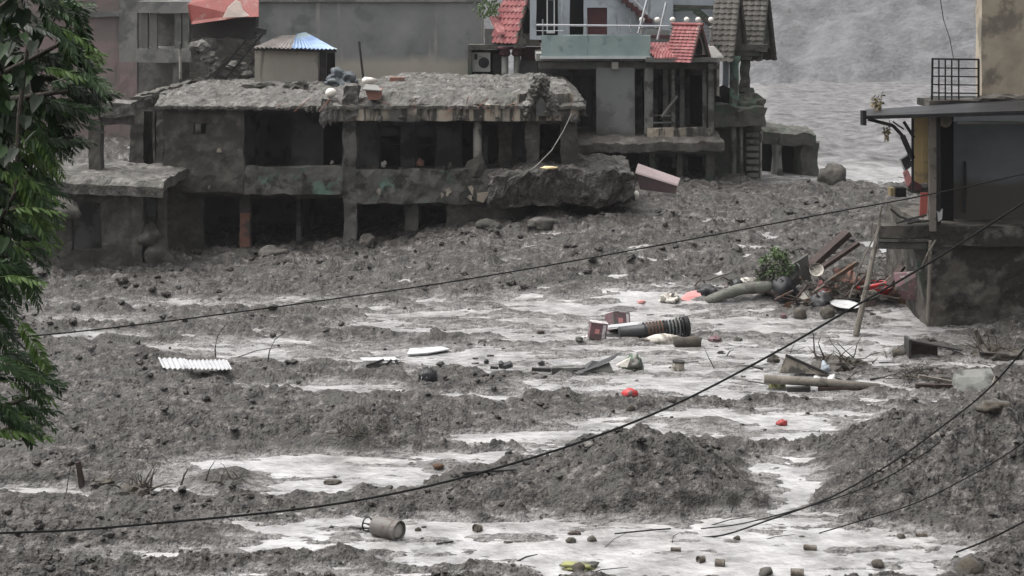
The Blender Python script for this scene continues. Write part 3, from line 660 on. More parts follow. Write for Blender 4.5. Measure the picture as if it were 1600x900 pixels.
Yp = 86.0
K_ = thing('pink_building', (wx(200, Yp), Yp, 1.5), 'pinkish multi storey building behind the tree with hollow rooms', 'building')
part(K_, 'wall', 'pink_plaster', ('pslab', 30, 186, -12, 230, Yp, .3, dict(amp=.03, res=.8)))
part(K_, 'pilaster', 'far_concrete', ('pslab', 186, 214, -12, 230, Yp - .15, .5, dict(amp=.04, res=.6)))
part(K_, 'floor_band', 'far_concrete', ('pslab', 60, 186, 18, 26, Yp - .2, .2, dict(amp=.04, res=.6)))
for y0, y1 in ((2, 20), (76, 97)): part(K_, 'floor_slab', 'far_concrete', ('slab', wx(214, Yp), wx(420, Yp), Yp - .3, Yp + 5, wz(y1, Yp), wz(y0, Yp), dict(amp=.05, res=.7)))
for x, y0, y1 in ((226, 20, 80), (240, 20, 76), (278, 20, 76), (290, 20, 76), (275, 97, 160), (330, 97, 160)):
    part(K_, 'column', 'far_concrete', ('pslab', x - 5, x + 5, y0, y1, Yp + .1, .35, dict(amp=.03, res=.5)))
part(K_, 'rear_wall', 'far_concrete', ('pslab', 214, 420, 0, 230, Yp + 4, .2, dict(amp=.02, res=1.5)))
part(K_, 'lower_wall', 'pink_plaster', ('pslab', 186, 214, 97, 230, Yp - .3, .14, dict(amp=.03, res=.6)))
pc = solo('leaning_pipe', MB().tube([P(281, 66, 76), P(282, 124, 76)], .06, 8), 'column_white', 'thin pale upright pipe standing behind the roof slab near the pink building', 'pipe')
solo('leaning_pipe', MB().tube([P(326, 85, 76.4), P(305, 122, 76)], .035, 8), 'far_concrete', 'thin grey pipe slanting in front of the dark lower room of the pink building', 'pipe')

# ------------------------------------------------------------------ odds and ends on the long building's roof
for i, (x, y, r, mt, lb) in enumerate(((600, 256, .10, 'lamp_globe', 'crumpled pale rag on the upper veranda left of the white column'), (657, 254, .13, 'terracotta', 'brownish broken panel leaning in the second upper window'), (519, 254, .07, 'lamp_globe', 'tiny pale scrap on the veranda left of the green pillar'))):
    solo('veranda_scrap', MB().blob(tuple(P(x, y, Y0 + 1.2)), (r, .15, r * 1.1), .45, 2, 2, i * 3), mt, lb, 'scrap', 'scraps on the veranda')
part(B, 'door_leaf', 'dark_timber', ('prism', [P(401, 262, Yi - .35), P(412, 262, Yi - .1), P(418, 186, Yi - .05), P(407, 185, Yi - .3)], (0, .05, 0)))
part(B, 'shutter', 'inner_plaster', ('prism', [P(626, 262, Yi - .3), P(640, 262, Yi - .08), P(640, 200, Yi - .08), P(626, 198, Yi - .3)], (0, .04, 0)))
for k in range(14): part(B, 'fallen_lump', 'mud_plaster', ('blob', tuple(P(RND.uniform(385, 830), 268 + RND.uniform(-3, 3), Y0 + RND.uniform(.3, 1.6))), (RND.uniform(.1, .35), .25, RND.uniform(.08, .28)), .4, 1.6, 2, k * 2.7))
solo('roof_pole', MB().tube([P(568, 126, 62), P(561, 65, 62)], .045, 8), 'dark_timber', 'slender dark pole sticking up from the muddy roof', 'pole')
m = MB().blob(tuple(P(576, 126, 60.5)), (.28, .2, .14), .3, 2, 2, 2.2)
solo('plastic_bag', m, 'lamp_globe', 'white plastic bag beside the dark pole on the roof', 'bag', None, True)
t = thing('concrete_chunk', P(583, 157, 56.6), 'tilted concrete chunk with pale top on the roof edge', 'concrete block')
part(t, 'body', 'terracotta', ('prism', [P(570, 140, 56.6), P(596, 143, 56.6), P(595, 156, 56.6), P(576, 156, 56.6)], (0, .5, .1)))
part(t, 'top_slab', 'far_concrete', ('prism', [P(566, 141, 56.5), P(572, 133, 57.1), P(590, 135, 57.1), P(597, 143, 56.5)], (0, 0, .04)))
solo('water_pot', MB().blob(tuple(P(517, 145, 57.2)), (.19, .19, .17), .06, 1, 3, 1), 'lamp_globe', 'round pale pot sitting in mud on the roof edge', 'pot', None, True)
solo('wooden_crate', MB().pbox(609, 631, 121, 132, 65, .5), 'terracotta', 'small brown box on the far side of the muddy roof', 'box')
solo('tarpaulin_heap', MB().blob(tuple(P(535, 126, 64)), (.6, .45, .40), .5, 1.8, 4, 6.0).jit(.06, 4), material('dark_tarp', [(.05, .06, .065), (.09, .105, .12)], scale=2, rough=.6, bump=.5, bscale=8), 'crumpled dark blue tarpaulin heap beside the cream hut', 'tarpaulin', None, True)
solo('roof_rubble', MB().blob(tuple(P(462, 142, 62)), (.7, .4, .32), .5, 1.6, 3, 9.0).blob(tuple(P(412, 137, 63)), (.9, .4, .22), .5, 1.6, 3, 19.0), 'roof_mud', 'brown rubble heap in front of the cream hut', 'rubble')
solo('hanging_wire', MB().tube([P(893, 178, 56.4), P(880, 205, 55.9), P(862, 235, 55.4), P(835, 262, 55.2), P(800, 278, 55.0), P(762, 305, 56.2)], .018, 6), 'far_concrete', 'thin wire drooping from the broken roof corner onto the canopy', 'wire')
solo('foam_scrap', MB().blob(tuple(P(858, 262, 55.0)), (.28, .12, .05), .3, 2, 2, 3), material('yellow_foam', [(.55, .42, .22), (.62, .52, .34)], scale=4, rough=.9, bump=.3), 'small yellow foam scrap lying on the muddy canopy', 'foam')
# ------------------------------------------------------------------ gabled dormers with tiled slopes
def dormer(root, base, width, height, length, yaw, tile_mat, rows, cols, wall_mat, single=True, over=.12, name='dormer_roof'):
    """steep gable; local x = ridge going back, local y = across. Tiles are parts of the roof."""
    rf = bpy.data.objects.new(name, None); COL.objects.link(rf); rf.parent = root
    off = Vector(base) - root.location
    rf.location = off; rf.rotation_euler = (0, 0, yaw)
    hw = width / 2
    sl = math.hypot(hw + over, height * (1 + over / hw)); ang = math.atan2(height, hw)
    def local(mb, nm, mat, par=rf):
        me = bpy.data.meshes.new(nm); me.from_pydata(mb.v, [], mb.f); me.materials.append(M[mat])
        bm = bmesh.new(); bm.from_mesh(me); bmesh.ops.recalc_face_normals(bm, faces=bm.faces); bm.to_mesh(me); bm.free()
        o = bpy.data.objects.new(nm, me); COL.objects.link(o); o.parent = par; return o
    # core
    m = MB(); m.prism([(0, -hw, 0), (0, 0, height), (0, hw, 0)], (length, 0, 0)); local(m, 'gable_core', wall_mat)
    m = MB()
    for s in (-1, 1): m.bar((-.12, s * (hw + over), -height * over / hw), (-.12, 0, height + .05), .12, .10, (1, 0, 0))
    local(m, 'barge_board', 'tower_plaster')
    # raised arch panel; black on red-tiled gables paints a hollow's shade
    m = MB(); pts = [(-.02, -hw * .45, .02), (-.02, -hw * .45, height * .3), (-.02, -hw * .2, height * .55), (-.02, 0, height * .66), (-.02, hw * .2, height * .55), (-.02, hw * .45, height * .3), (-.02, hw * .45, .02)]
    m.prism(pts, (.05, 0, 0)); local(m, 'gable_arch', 'black_void' if tile_mat == 'red_tile' else 'tower_plaster')
    rh = sl / rows; tw = (length + .2) / cols
    tile = None
    for s in (-1, 1):
        for r in range(rows):
            for c in range(cols if single else 1):
                d = (r + .5) * rh
                y = s * (hw + over - d * math.cos(ang)); z = -height * over / hw + d * math.sin(ang)
                if tile is None:
                    m = MB(); w_ = tw if single else length + .2; ns = 3 if single else cols * 4
                    vs = []
                    for i in range(ns + 1):
                        t = i / ns; hgt = .035 * math.sin(math.pi * (t if single else (t * cols) % 1.0)) + .02
                        x = (t - .5) * w_ * .985
                        e = -.5 - (.22 * math.sin(math.pi * (t if single else (t * cols) % 1.0)))
                        vs += [(x, e * rh * 1.05, hgt + .045), (x, .62 * rh, hgt - .005), (x, .62 * rh, -.01), (x, e * rh * 1.05, hgt)]
                    fs = []
                    for i in range(ns):
                        a, b = i * 4, i * 4 + 4
                        fs += [(a, b, b + 1, a + 1), (a + 1, b + 1, b + 2, a + 2), (a + 3, b + 3, b, a)]
                    fs += [(0, 1, 2, 3), (ns * 4, ns * 4 + 3, ns * 4 + 2, ns * 4 + 1)]
                    m.add(vs, fs); o = local(m, 'roof_tile' if single else 'tile_course', tile_mat); tile = o
                else:
                    o = tile.copy(); COL.objects.link(o); o.parent = rf
                xx = -.2 + (c + .5) * tw + (.5 * tw if (single and r % 2) else 0) if single else length / 2 - .1
                o.location = (xx, y, z)
                o.rotation_euler = (ang, 0, 0) if s < 0 else (ang, 0, math.pi)
    m = MB().tube([(-.25, 0, height + .09), (length + .1, 0, height + .09)], .07, 8); local(m, 'ridge_cap', tile_mat)
    return rf

# ------------------------------------------------------------------ red gable house with the air conditioner
Yg = 71.0; Sg = Yg / F
Gh = thing('red_gable_house', (wx(795, Yg), Yg, 2), 'narrow house with red tiled gable, twin columns and air conditioner niche', 'house')
part(Gh, 'niche_frame', 'tower_plaster', ('pslab', 731, 781, 70, 78, Yg - .1, 1.6, dict(amp=.02, res=.4)), ('pslab', 731, 737, 78, 180, Yg - .1, 1.0, dict(amp=.02, res=.4)))
part(Gh, 'niche_back', 'black_void', ('pbox', 737, 790, 78, 180, Yg + 1.0, .2))  # black back paints the shade of the recess
part(Gh, 'wall', 'grey_wall', ('pslab', 812, 842, 94, 190, Yg + .6, .3, dict(amp=.02, res=.5)), ('pslab', 757, 784, 45, 70, Yg + .5, .3, dict(amp=.02, res=.5)))
part(Gh, 'frieze', 'column_white', ('pslab', 776, 806, 54, 72, Yg + .1, .3, dict(amp=.015, res=.4)), ('pslab', 821, 845, 54, 72, Yg + .1, .3, dict(amp=.015, res=.4)))
part(Gh, 'bay', 'column_white', ('pslab', 803, 822, 50, 75, Yg - .35, .42, dict(amp=.015, res=.4)))
part(Gh, 'maroon_band', 'maroon_paint', ('pslab', 814, 845, 73, 95, Yg + .45, .14, dict(amp=.01, res=.4)))
part(Gh, 'dark_panel', 'dark_timber', ('pbox', 770, 784, 84, 180, Yg + .4, .1))
for x in (789, 808):
    c = part(Gh, 'column', 'grey_column', ('lathe', [(0, .17), (1.0, .16), (2.6, .15)], P(x, 180, Yg), (0, 0, 1), 14), smooth=True)
    part(c, 'capital', 'maroon_paint', ('lathe', [(0, .17), (.1, .26), (.28, .2), (.3, .34), (.42, .34)], P(x, 88, Yg), (0, 0, 1), 14), smooth=True)
part(Gh, 'left_roof', 'red_tile', ('prism', [P(765, 29, Yg + .6), P(798, 26, Yg + .6), P(808, 54, Yg - .35), P(777, 54, Yg - .35)], (0, .06, .1)))
part(Gh, 'right_roof', 'red_tile', ('prism', [P(828, 28, Yg + .6), P(838, 30, Yg + .6), P(851, 56, Yg - .3), P(826, 56, Yg - .3)], (0, .06, .1)))
dormer(Gh, P(824, 53, Yg - .45), 1.15, 1.75, 1.5, math.radians(128), 'red_tile', 8, 6, 'cream_plaster')
AC = thing('air_conditioner', P(751, 118, Yg + .1), 'white air conditioner unit in the niche beside the twin columns', 'air conditioner')
part(AC, 'case', 'ac_white', ('pbox', 738, 766, 82, 112, Yg + .2, .35))
part(AC, 'fan_grille', 'dark_metal', ('lathe', [(0, .24), (.04, .22), (.05, .05)], P(756, 98, Yg + .21), (0, -1, 0), 20))
part(AC, 'side_grille', 'dark_metal', ('pbox', 741, 746, 84, 93, Yg + .17, .04))
part(AC, 'bracket', 'dark_metal', ('bar', P(742, 113, Yg + .5), P(742, 122, Yg + 1.0), .05, .05), ('bar', P(762, 113, Yg + .5), P(762, 122, Yg + 1.0), .05, .05))
m = MB()
for k in range(150):
    c = P(RND.gauss(765, 9), RND.uniform(3, 26), Yg + RND.uniform(.2, .8)); r = RND.uniform(.05, .11); a = RND.uniform(0, 6.3)
    m.add([tuple(c), (c.x + r * math.cos(a), c.y + r * .4, c.z + r * math.sin(a)), (c.x + 2 * r * math.cos(a + .4), c.y - r * .2, c.z + 2 * r * math.sin(a + .4)), (c.x + r * math.cos(a + .9), c.y, c.z + r * math.sin(a + .9))], [(0, 1, 2, 3)])
solo('terrace_shrub', m, 'weed_leaf', 'small leafy shrub growing above the left red tile eave', 'plant')

# ------------------------------------------------------------------ turquoise terrace house
Yt = 66.5
T = thing('terrace_house', (wx(990, Yt), Yt, 1.2), 'three level house with pale turquoise terrace wall and steel railing', 'house')
SM = dict(amp=.02, res=.5)
Yu = Yt + 3.0
part(T, 'upper_wall', 'pale_blue_wall', ('pslab', 828, 1052, -14, 62, Yu, .3, [(838, 872, -8, 56), (890, 912, -2, 56), (917, 949, 12, 58)], SM))
part(T, 'door', 'maroon_paint', ('pbox', 917, 949, 12, 58, Yu + .2, .08))
part(T, 'room_back', 'black_void', ('pbox', 834, 914, -12, 62, Yu + .6, .1))  # black sheet for the unlit rooms behind the openings
for x0, x1 in ((855, 866),):
    w = part(T, 'window', 'white_frame', ('pbox', x0 - 1, x0 + 1, 0, 52, Yu + .05, .08), ('pbox', x1 - 1, x1 + 1, 0, 52, Yu + .05, .08), ('pbox', x0 + 1, x1 - 1, 48, 52, Yu + .05, .08), ('pbox', x0 + 1, x1 - 1, -6, 0, Yu + .05, .08))
    part(w, 'pane', 'glass_dark', ('pbox', x0 + 1, x1 - 1, 0, 48, Yu + .08, .02))
part(T, 'porch_post', 'pale_blue_wall', ('pbox', 877, 885, -14, 58, Yu - .6, .25))
part(T, 'terrace_floor', 'far_concrete', ('slab', wx(838, Yt), wx(1112, Yt), Yt + .26, Yu + 3, wz(96, Yt), wz(84, Yt), dict(amp=.02, res=.8)))
part(T, 'parapet', 'turquoise_paint', ('pslab', 846, 1016, 55, 90, Yt, .25, dict(amp=.015, res=.4)))
part(T, 'parapet_lip', 'white_frame', ('pbox', 844, 1018, 88, 92, Yt - .06, .3))
part(T, 'handrail', 'chrome', ('tube', [P(838, 39, Yt + .1), P(1045, 41, Yt + .1)], .04, 8))
part(T, 'lower_rail', 'chrome', ('tube', [P(838, 48, Yt + .15), P(880, 48, Yt + .15)], .015, 6))
for x in (848, 917, 985): part(T, 'rail_post', 'chrome', ('tube', [P(x, 56, Yt + .1), P(x, 30, Yt + .1)], .03, 8))
for a, b in (((1011, 0), (997, 52)), ((1041, 4), (1027, 62))): part(T, 'leaning_rail', 'chrome', ('tube', [P(a[0], a[1], Yt + .5), P(b[0], b[1], Yt + .4)], .05, 8))
for i, x in enumerate((1003, 1027, 1051, 1073, 1091, 1111)):
    l = part(T, 'lamp_post', 'far_concrete', ('lathe', [(0, .07), (.5, .06), (.55, .1), (.6, .05)], P(x, 64, Yt + 1.8), (0, 0, 1), 10))
    part(l, 'globe', 'lamp_globe', ('lathe', [(.12 * (1 - math.cos(k * math.pi / 8)) - .12, max(.001, .12 * math.sin(k * math.pi / 8))) for k in range(9)], P(x, 31, Yt + 1.8), (0, 0, 1), 14), smooth=True)
for y in (44, 50, 56): part(T, 'balustrade_rail', 'far_concrete', ('bar', P(1046, y, Yt + 1.85), P(1112, y, Yt + 1.85), .04, .05))
for x in range(1050, 1112, 12): part(T, 'baluster', 'far_concrete', ('tube', [P(x, 41, Yt + 1.85), P(x, 66, Yt + 1.85)], .035, 6))
# outside stair climbing left, seen from below
st = part(T, 'stair_slab', 'far_concrete', ('prism', [P(968, -10, Yt + 2.2), P(1024, 34, Yt + 2.2), P(1016, 36, Yt + 2.2), P(960, -10, Yt + 2.2)], (0, .9, 0)))
for i in range(7):
    part(st, 'step', 'maroon_paint', ('pbox', 966 + i * 7.4, 975 + i * 7.4, -8 + i * 6.2, -1 + i * 6.2, Yt + 2.1, .9))
part(T, 'stair_handrail', 'white_frame', ('tube', [P(984, -8, Yt + 1.9), P(1012, 22, Yt + 1.9)], .035, 6))
part(T, 'rear_block', 'pale_blue_wall', ('pslab', 1016, 1125, -14, 70, Yu + .5, .4, SM))
part(T, 'rear_cornice', 'tower_plaster', ('bar', P(1022, -6, Yu + .2), P(1048, 9, Yu + .2), .14, .16), ('bar', P(1048, 10, Yu + .2), P(1122, 12, Yu + .2), .16, .16), ('bar', P(1052, 16, Yu + .15), P(1086, 15, Yu + .15), .1, .12), ('bar', P(1086, 15, Yu + .15), P(1112, 38, Yu + .15), .14, .3))
part(T, 'terrace_panel', 'grey_wall', ('pslab', 1010, 1046, 47, 64, Yt + 1.5, .15, SM))
part(T, 'terrace_band', 'maroon_paint', ('pbox', 1009, 1047, 55, 59, Yt + 1.42, .06))
# red tiled eave and dormer on the corner
def eave():
    e = None
    for r in range(5):
        t = r / 5
        m = MB()
        x0, x1 = 1008 + 18 * t, 1062 + 6 * t
        y = 68 + 22 * t; Yc = Yt + .45 - .9 * t
        m.sheet(lambda u, v: P(x0 + (x1 - x0) * u, y + 5.6 * v + .5 * math.cos(u * 60), Yc - .2 * v), 40, 1, (0, .03, .05))
        m.build('tile_course', 'red_tile', T)
eave()
dormer(T, P(1091, 86, Yt - .5), .95, 1.12, 1.30, math.radians(132), 'red_tile', 11, 6, 'cream_plaster', single=False)
part(T, 'corner_slab', 'far_concrete', ('pslab', 1010, 1122, 90, 97, Yt - .45, 2.0, dict(amp=.03, res=.4)))
part(T, 'corner_coping', 'far_concrete', ('prism', [P(1104, 74, Yt + .4), P(1116, 72, Yt + .4), P(1132, 90, Yt - .2), P(1106, 90, Yt - .2)], (0, .5, 0)))
part(T, 'beam', 'tower_plaster', ('pslab', 842, 1124, 97, 108, Yt + .3, .5, dict(amp=.03, res=.4)))
part(T, 'beam_end', 'column_white', ('pbox', 956, 966, 97, 108, Yt + .1, .3))
# middle storey
Ym = Yt + .3
part(T, 'middle_wall', 'grey_wall', ('pslab', 932, 992, 106, 214, Ym, .3, SM))
part(T, 'recess_wall', 'inner_plaster', ('pslab', 842, 934, 104, 214, Ym + 1.6, .2, [(876, 926, 118, 198)], SM))
w = part(T, 'window', 'dark_timber', *[('pbox', x - 1.2, x + 1.2, 118, 198, Ym + 1.55, .1) for x in (877, 893, 909, 925)])
part(w, 'pane', 'glass_dark', ('pbox', 878, 924, 118, 198, Ym + 1.66, .02))
part(T, 'room_back', 'inner_plaster', ('pslab', 990, 1122, 100, 240, Ym + 2.6, .2, [(1004, 1016, 130, 215), (1028, 1042, 120, 215), (1078, 1100, 118, 215)], SM))
part(T, 'inner_dark', 'black_void', ('pbox', 840, 1122, 95, 300, Ym + 3.6, .1))  # black sheet painting the dark of the inner rooms
for x, w_, dy, y0 in ((1014, 13, 0, 106), (1040, 8, 1.2, 104), (1052, 6, .4, 100), (1066, 7, 1.0, 100), (1111, 8, .0, 100), (1101, 6, .3, 100)):
    part(T, 'column', 'grey_column', ('pslab', x - w_ / 2, x + w_ / 2, y0, 212, Ym - .2 + dy, w_ / F * Yt, dict(amp=.015, res=.4)))
part(T, 'right_corner_wall', 'column_white', ('pslab', 1120, 1124, 96, 150, Ym, .5, SM))
part(T, 'broken_plank', 'far_concrete', ('bar', P(1034, 182, Ym - .25), P(1058, 150, Ym + .1), .05, .08))
part(T, 'broken_board', 'inner_plaster', ('prism', [P(1030, 186, Ym + .3), P(1056, 160, Ym + .3), P(1058, 190, Ym + .3)], (0, .05, 0)))
part(T, 'balcony_rail', 'grey_column', ('bar', P(1018, 180, Ym - .15), P(1048, 181, Ym - .15), .06, .05), ('bar', P(1018, 192, Ym - .15), P(1048, 191, Ym - .15), .05, .05))
part(T, 'balcony_wall', 'fascia_plaster', ('pslab', 1012, 1112, 200, 216, Ym - .35, .25, dict(amp=.06, res=.2)))
def ledge():
    m = MB()
    def fn(u, v):
        x = wx(846 + 280 * u, Yt); y = Yt - 1.0 + 4.2 * v; q = Vector((x, y, 11))
        z = wz(228 - 4 * u, Yt - 1) + .10 + .18 * abs(mnoise.noise(q * 1.1)) + .12 * abs(mnoise.noise(q * 2.8)) + .30 * v - .12 * (1 - min(1, v * 8))
        return (x + .08 * mnoise.noise(q * 2), y + .22 * mnoise.noise(q * 1.6), z)
    m.sheet(fn, 80, 20, (0, 0, -.34)); return m.build('mud_ledge', 'mud_plaster', T)
ledge()
part(T, 'ledge_beam', 'tower_plaster', ('pslab', 850, 1118, 226, 240, Yt - .6, .5, dict(amp=.05, res=.3)))
part(T, 'lower_wall', 'inner_plaster', ('pslab', 850, 1118, 236, 330, Ym + 1.2, .2, [(900, 930, 245, 335), (960, 1000, 240, 335), (1030, 1050, 245, 335), (1075, 1098, 245, 335)], SM))
for x, w_ in ((1109, 11), (1062, 9), (1020, 9), (958, 9), (905, 12)):
    part(T, 'lower_pillar', 'tower_plaster', ('pslab', x - w_ / 2, x + w_ / 2, 232, 330, Yt - .45, .3, dict(amp=.03, res=.35)))
part(T, 'side_wall', 'tower_plaster', ('slab', wx(1122, Yt) - .2, wx(1122, Yt), Yt + .9, Yt + 3.8, 0, wz(98, Yt), dict(amp=.02, res=.8)))

# ------------------------------------------------------------------ ornate gable tower beside the river
Yo = 68.5
O = thing('ornate_tower', (wx(1157, Yo), Yo, 1.3), 'ornate mud streaked tower with twin pointed tiled gables and green column', 'tower')
dormer(O, P(1152, 76, Yo - .1), .95, 2.35, 1.05, math.radians(140), 'grey_tile', 13, 4, 'tower_plaster', single=False, over=.1)
dormer(O, P(1196, 76, Yo + .6), .95, 2.25, 1.1, math.radians(140), 'grey_tile', 13, 4, 'tower_plaster', single=False, over=.1)
part(O, 'cornice', 'tower_plaster', ('pslab', 1122, 1200, 70, 80, Yo - .2, 1.8, dict(amp=.06, res=.25)))
part(O, 'cornice_step', 'tower_plaster', ('pslab', 1128, 1186, 80, 87, Yo - .1, 1.5, dict(amp=.06, res=.2)))
part(O, 'cornice_step', 'tower_plaster', ('pslab', 1134, 1174, 87, 93, Yo, 1.2, dict(amp=.05, res=.2)))
c = part(O, 'green_column', 'green_column', ('lathe', [(0, .25), (.2, .25), (.25, .2), (2.3, .19), (2.35, .24), (2.6, .28)], P(1147, 186, Yo - .1), (0, 0, 1), 14), smooth=True)
part(O, 'rear_column', 'tower_plaster', ('pslab', 1158, 1172, 88, 170, Yo + .3, .4, dict(amp=.09, res=.16, freq=2.4)))
part(O, 'capital', 'tower_plaster', ('lathe', [(0, .2), (.1, .32), (.2, .26), (.35, .36), (.5, .3)], P(1166, 156, Yo + .4), (0, 0, 1), 10))
part(O, 'white_strip', 'pale_blue_wall', ('pslab', 1130, 1139, 84, 136, Yo + .6, .2, SM))
part(O, 'arch_shade', 'black_void', ('blob', tuple(P(1130, 152, Yo + .4)), (.42, .4, .5), .12, 1.4, 3, 3))  # black lump painting the dark inside the arch
part(O, 'ledge', 'tower_plaster', ('pslab', 1112, 1195, 166, 196, Yo - .7, 2.2, dict(amp=.16, res=.22, freq=1.3)))
part(O, 'corbel', 'tower_plaster', ('blob', tuple(P(1172, 160, Yo + .1)), (.55, .5, .4), .4, 1.6, 3, 8))
part(O, 'lower_core', 'tower_plaster', ('pslab', 1118, 1190, 194, 330, Yo + .6, .8, dict(amp=.05, res=.35)))
for x, w_ in ((1146, 9), (1158, 5)):
    part(O, 'lower_column', 'grey_column', ('tube', [P(x, 330, Yo - .3), P(x, 240, Yo - .3), P(x, 192, Yo - .3)], w_ / F * Yo / 2, 10), smooth=True)
for i in range(8): part(O, 'louvre', 'grey_column', ('pslab', 1166, 1186, 208 + i * 10.5, 214 + i * 10.5, Yo + .25, .25, dict(amp=.01, res=.4)))
part(O, 'white_post', 'column_white', ('tube', [P(1189, 300, Yo - .1), P(1189, 205, Yo - .1)], .04, 8))
part(O, 'low_screen', 'tower_plaster', *[('pslab', 1124, 1162, 272 + k * 9, 277 + k * 9, Yo - .5, .2, dict(amp=.02, res=.3)) for k in range(3)], ('pslab', 1122, 1125, 270, 310, Yo - .5, .2, dict(amp=.02, res=.3)), ('pslab', 1160, 1163, 270, 310, Yo - .5, .2, dict(amp=.02, res=.3)))

# ------------------------------------------------------------------ small ruin at the river's edge
Yn = 70.5
N_ = thing('river_ruin', (wx(1235, Yn), Yn, 1.3), 'collapsed mud covered outbuilding at the river edge right of the tower', 'building')
def nroof():
    m = MB()
    def fn(u, v):
        x = wx(1188 + 86 * u, Yn); y = Yn - .3 + 3 * v; q = Vector((x, y, 4))
        return (x + .12 * mnoise.noise(q * 3), y + .2 * mnoise.noise(q * 2.2), wz(200 + 8 * u, Yn) + .2 * abs(mnoise.noise(q * 1.5)) + .1 * abs(mnoise.noise(q * 4)) - .15 * (1 - min(1, v * 6)))
    m.sheet(fn, 40, 16, (0, 0, -.5)); return m.build('roof_slab', 'tower_plaster', N_)
nroof()
part(N_, 'right_wall', 'tower_plaster', ('pslab', 1252, 1279, 222, 330, Yn - .1, 2.4, dict(amp=.14, res=.25)))
part(N_, 'back_wall', 'black_void', ('pslab', 1190, 1256, 210, 330, Yn + 1.6, .3, SM))  # back painted black for the shaded inside of the ruin
part(N_, 'pier', 'grey_column', ('lathe', [(0, .38), (.6, .26), (1.3, .2), (1.9, .24), (2.1, .3)], P(1214, 292, Yn - .1), (0, 0, 1), 9))
for i, (x, y, rx, rz, lb) in enumerate(((1300, 282, .62, .62, 'large rounded boulder right of the river ruin'), (1330, 304, .5, .42, 'dark rough boulder at the end of the boulder row by the river'),
        (1268, 300, .8, .4, 'low wide mud coated boulder under the river ruin wall'), (1312, 312, .4, .25, 'small boulder between the larger ones on the river bank'))):
    solo('boulder', MB().blob(tuple(P(x, y, 67 - i * .4)), (rx, .5, rz), .3, 1.2, 3, i * 7.7 + 2).jit(.05, 4), 'mud_plaster', lb, 'boulder', 'boulders on the river bank', True)

# ------------------------------------------------------------------ pink chest thrown against the houses
Yx = 60.5
X_ = thing('pink_chest', P(1026, 300, Yx), 'pale pink chest with brown front tipped over in the mud', 'chest')
dd = Vector((.18, .95, .42))
part(X_, 'lid', material('pink_lid', [(.30, .235, .235), (.35, .28, .28)], scale=2, rough=.7, bump=.1), ('prism', [P(993, 271, Yx), P(1059, 291, Yx), P(1063, 281, Yx + .3), P(997, 258, Yx + .3)], (.0, .03, .06)))
part(X_, 'body', material('brown_chest', [(.075, .05, .05), (.10, .065, .065)], scale=2, rough=.8, bump=.2), ('prism', [P(995, 272, Yx + .02), P(1058, 291.5, Yx + .02), P(1056, 303, Yx + .02), P(1000, 296, Yx + .02)], (0, .5, .12)))
solo('white_dish', MB().blob(tuple(P(994, 305, 59)), (.10, .1, .17), .1, 1, 2, 1), 'lamp_globe', 'small white oval dish standing on edge below the pink chest', 'dish', None, True)

for i, (x, y, rx, rz, lb) in enumerate(((716, 352, .32, .45, 'upright muddy boulder at the right corner of the long building'), (846, 350, .45, .22, 'wide boulder in the mud under the canopy edge'), (764, 356, .4, .2, 'low boulder between the upright one and the canopy'), (428, 402, .5, .28, 'muddy boulder below the terracotta pillar'), (575, 384, .28, .26, 'small boulder at the foot of the long building pillar'), (660, 376, .3, .18, 'flat stone under the small square opening'))):
    c = onground(x, y); solo('boulder', MB().blob((c.x, c.y, c.z + rz * .4), (rx, .35, rz), .35, 1.3, 3, i * 3.3 + 40).jit(.05, 4), 'mud_plaster', lb, 'boulder', 'boulders before the long building', True)
for i, (x, y) in enumerate(((342, 235), (326, 293), (700, 300), (690, 306), (592, 300), (735, 309))):
    r = (5, 4, 6, 4, 5, 5)[i]
    part(B, 'plaster_scar', 'fascia_plaster', ('prism', [P(x + r * math.cos(a) * (.7 + .4 * math.sin(3 * a + i)), y + 1.2 * r * math.sin(a) * (.8 + .3 * math.cos(2 * a + i)), Y0 - (.07 if x < 381 else .25)) for a in [k * .7854 for k in range(8)]], (0, .06, 0)))
for i in range(16):
    x = RND.uniform(390, 900); q = P(x, 166 + RND.uniform(-6, 8), Y0 - .3); part(B, 'rebar', 'terracotta', ('tube', [q, q + Vector((RND.uniform(-.2, .2), -.12, RND.uniform(-.1, .25))), q + Vector((RND.uniform(-.5, .5), -.25, RND.uniform(-.3, .5)))], .013, 5))
# ------------------------------------------------------------------ house on the right
material('worn_cream', [(.24, .20, .155), (.33, .285, .22), (.37, .325, .26)], scale=.9, rough=.9, bump=.2, bscale=6, stain=(.17, .15, .12), stain_scale=1.0, stain_amt=.3)
material('dark_wall', [(.075, .086, .092), (.105, .118, .124), (.13, .142, .147)], scale=.7, rough=.8, bump=.1, bscale=5, low=(3.9, 4.2, (.06, .054, .046), .5))
material('yellow_paint', [(.46, .35, .17), (.54, .42, .22)], scale=1.2, rough=.75, bump=.15, bscale=7, stain=(.30, .25, .17), stain_scale=2, stain_amt=.2)
material('right_mud', [(.045, .040, .035), (.075, .068, .06), (.105, .096, .086)], scale=1.8, rough=.9, bump=.9, bscale=6, bdist=.06, spec=.15, stain=(.03, .0285, .026), stain_scale=.9, stain_amt=.5, stain2=((.12, .112, .10), 1.1, .2))
material('old_wood', [(.11, .098, .082), (.17, .152, .13)], scale=4, rough=.9, bump=.5, bscale=18, stretch=(1, 1, .3), stain=(.07, .062, .052), stain_scale=3, stain_amt=.3)
material('rust_red', [(.30, .075, .06), (.36, .10, .08)], scale=3, rough=.8, bump=.2)
material('black_cable', [(.006, .006, .006), (.01, .01, .01)], scale=5, rough=.8, bump=0, spec=.15)
Yb = 45.0
Q = thing('right_house', (wx(1520, Yb), Yb, 0), 'dark half buried house with tin awning and rooftop grille at the right edge', 'house')
RS = dict(amp=.05, res=.25)
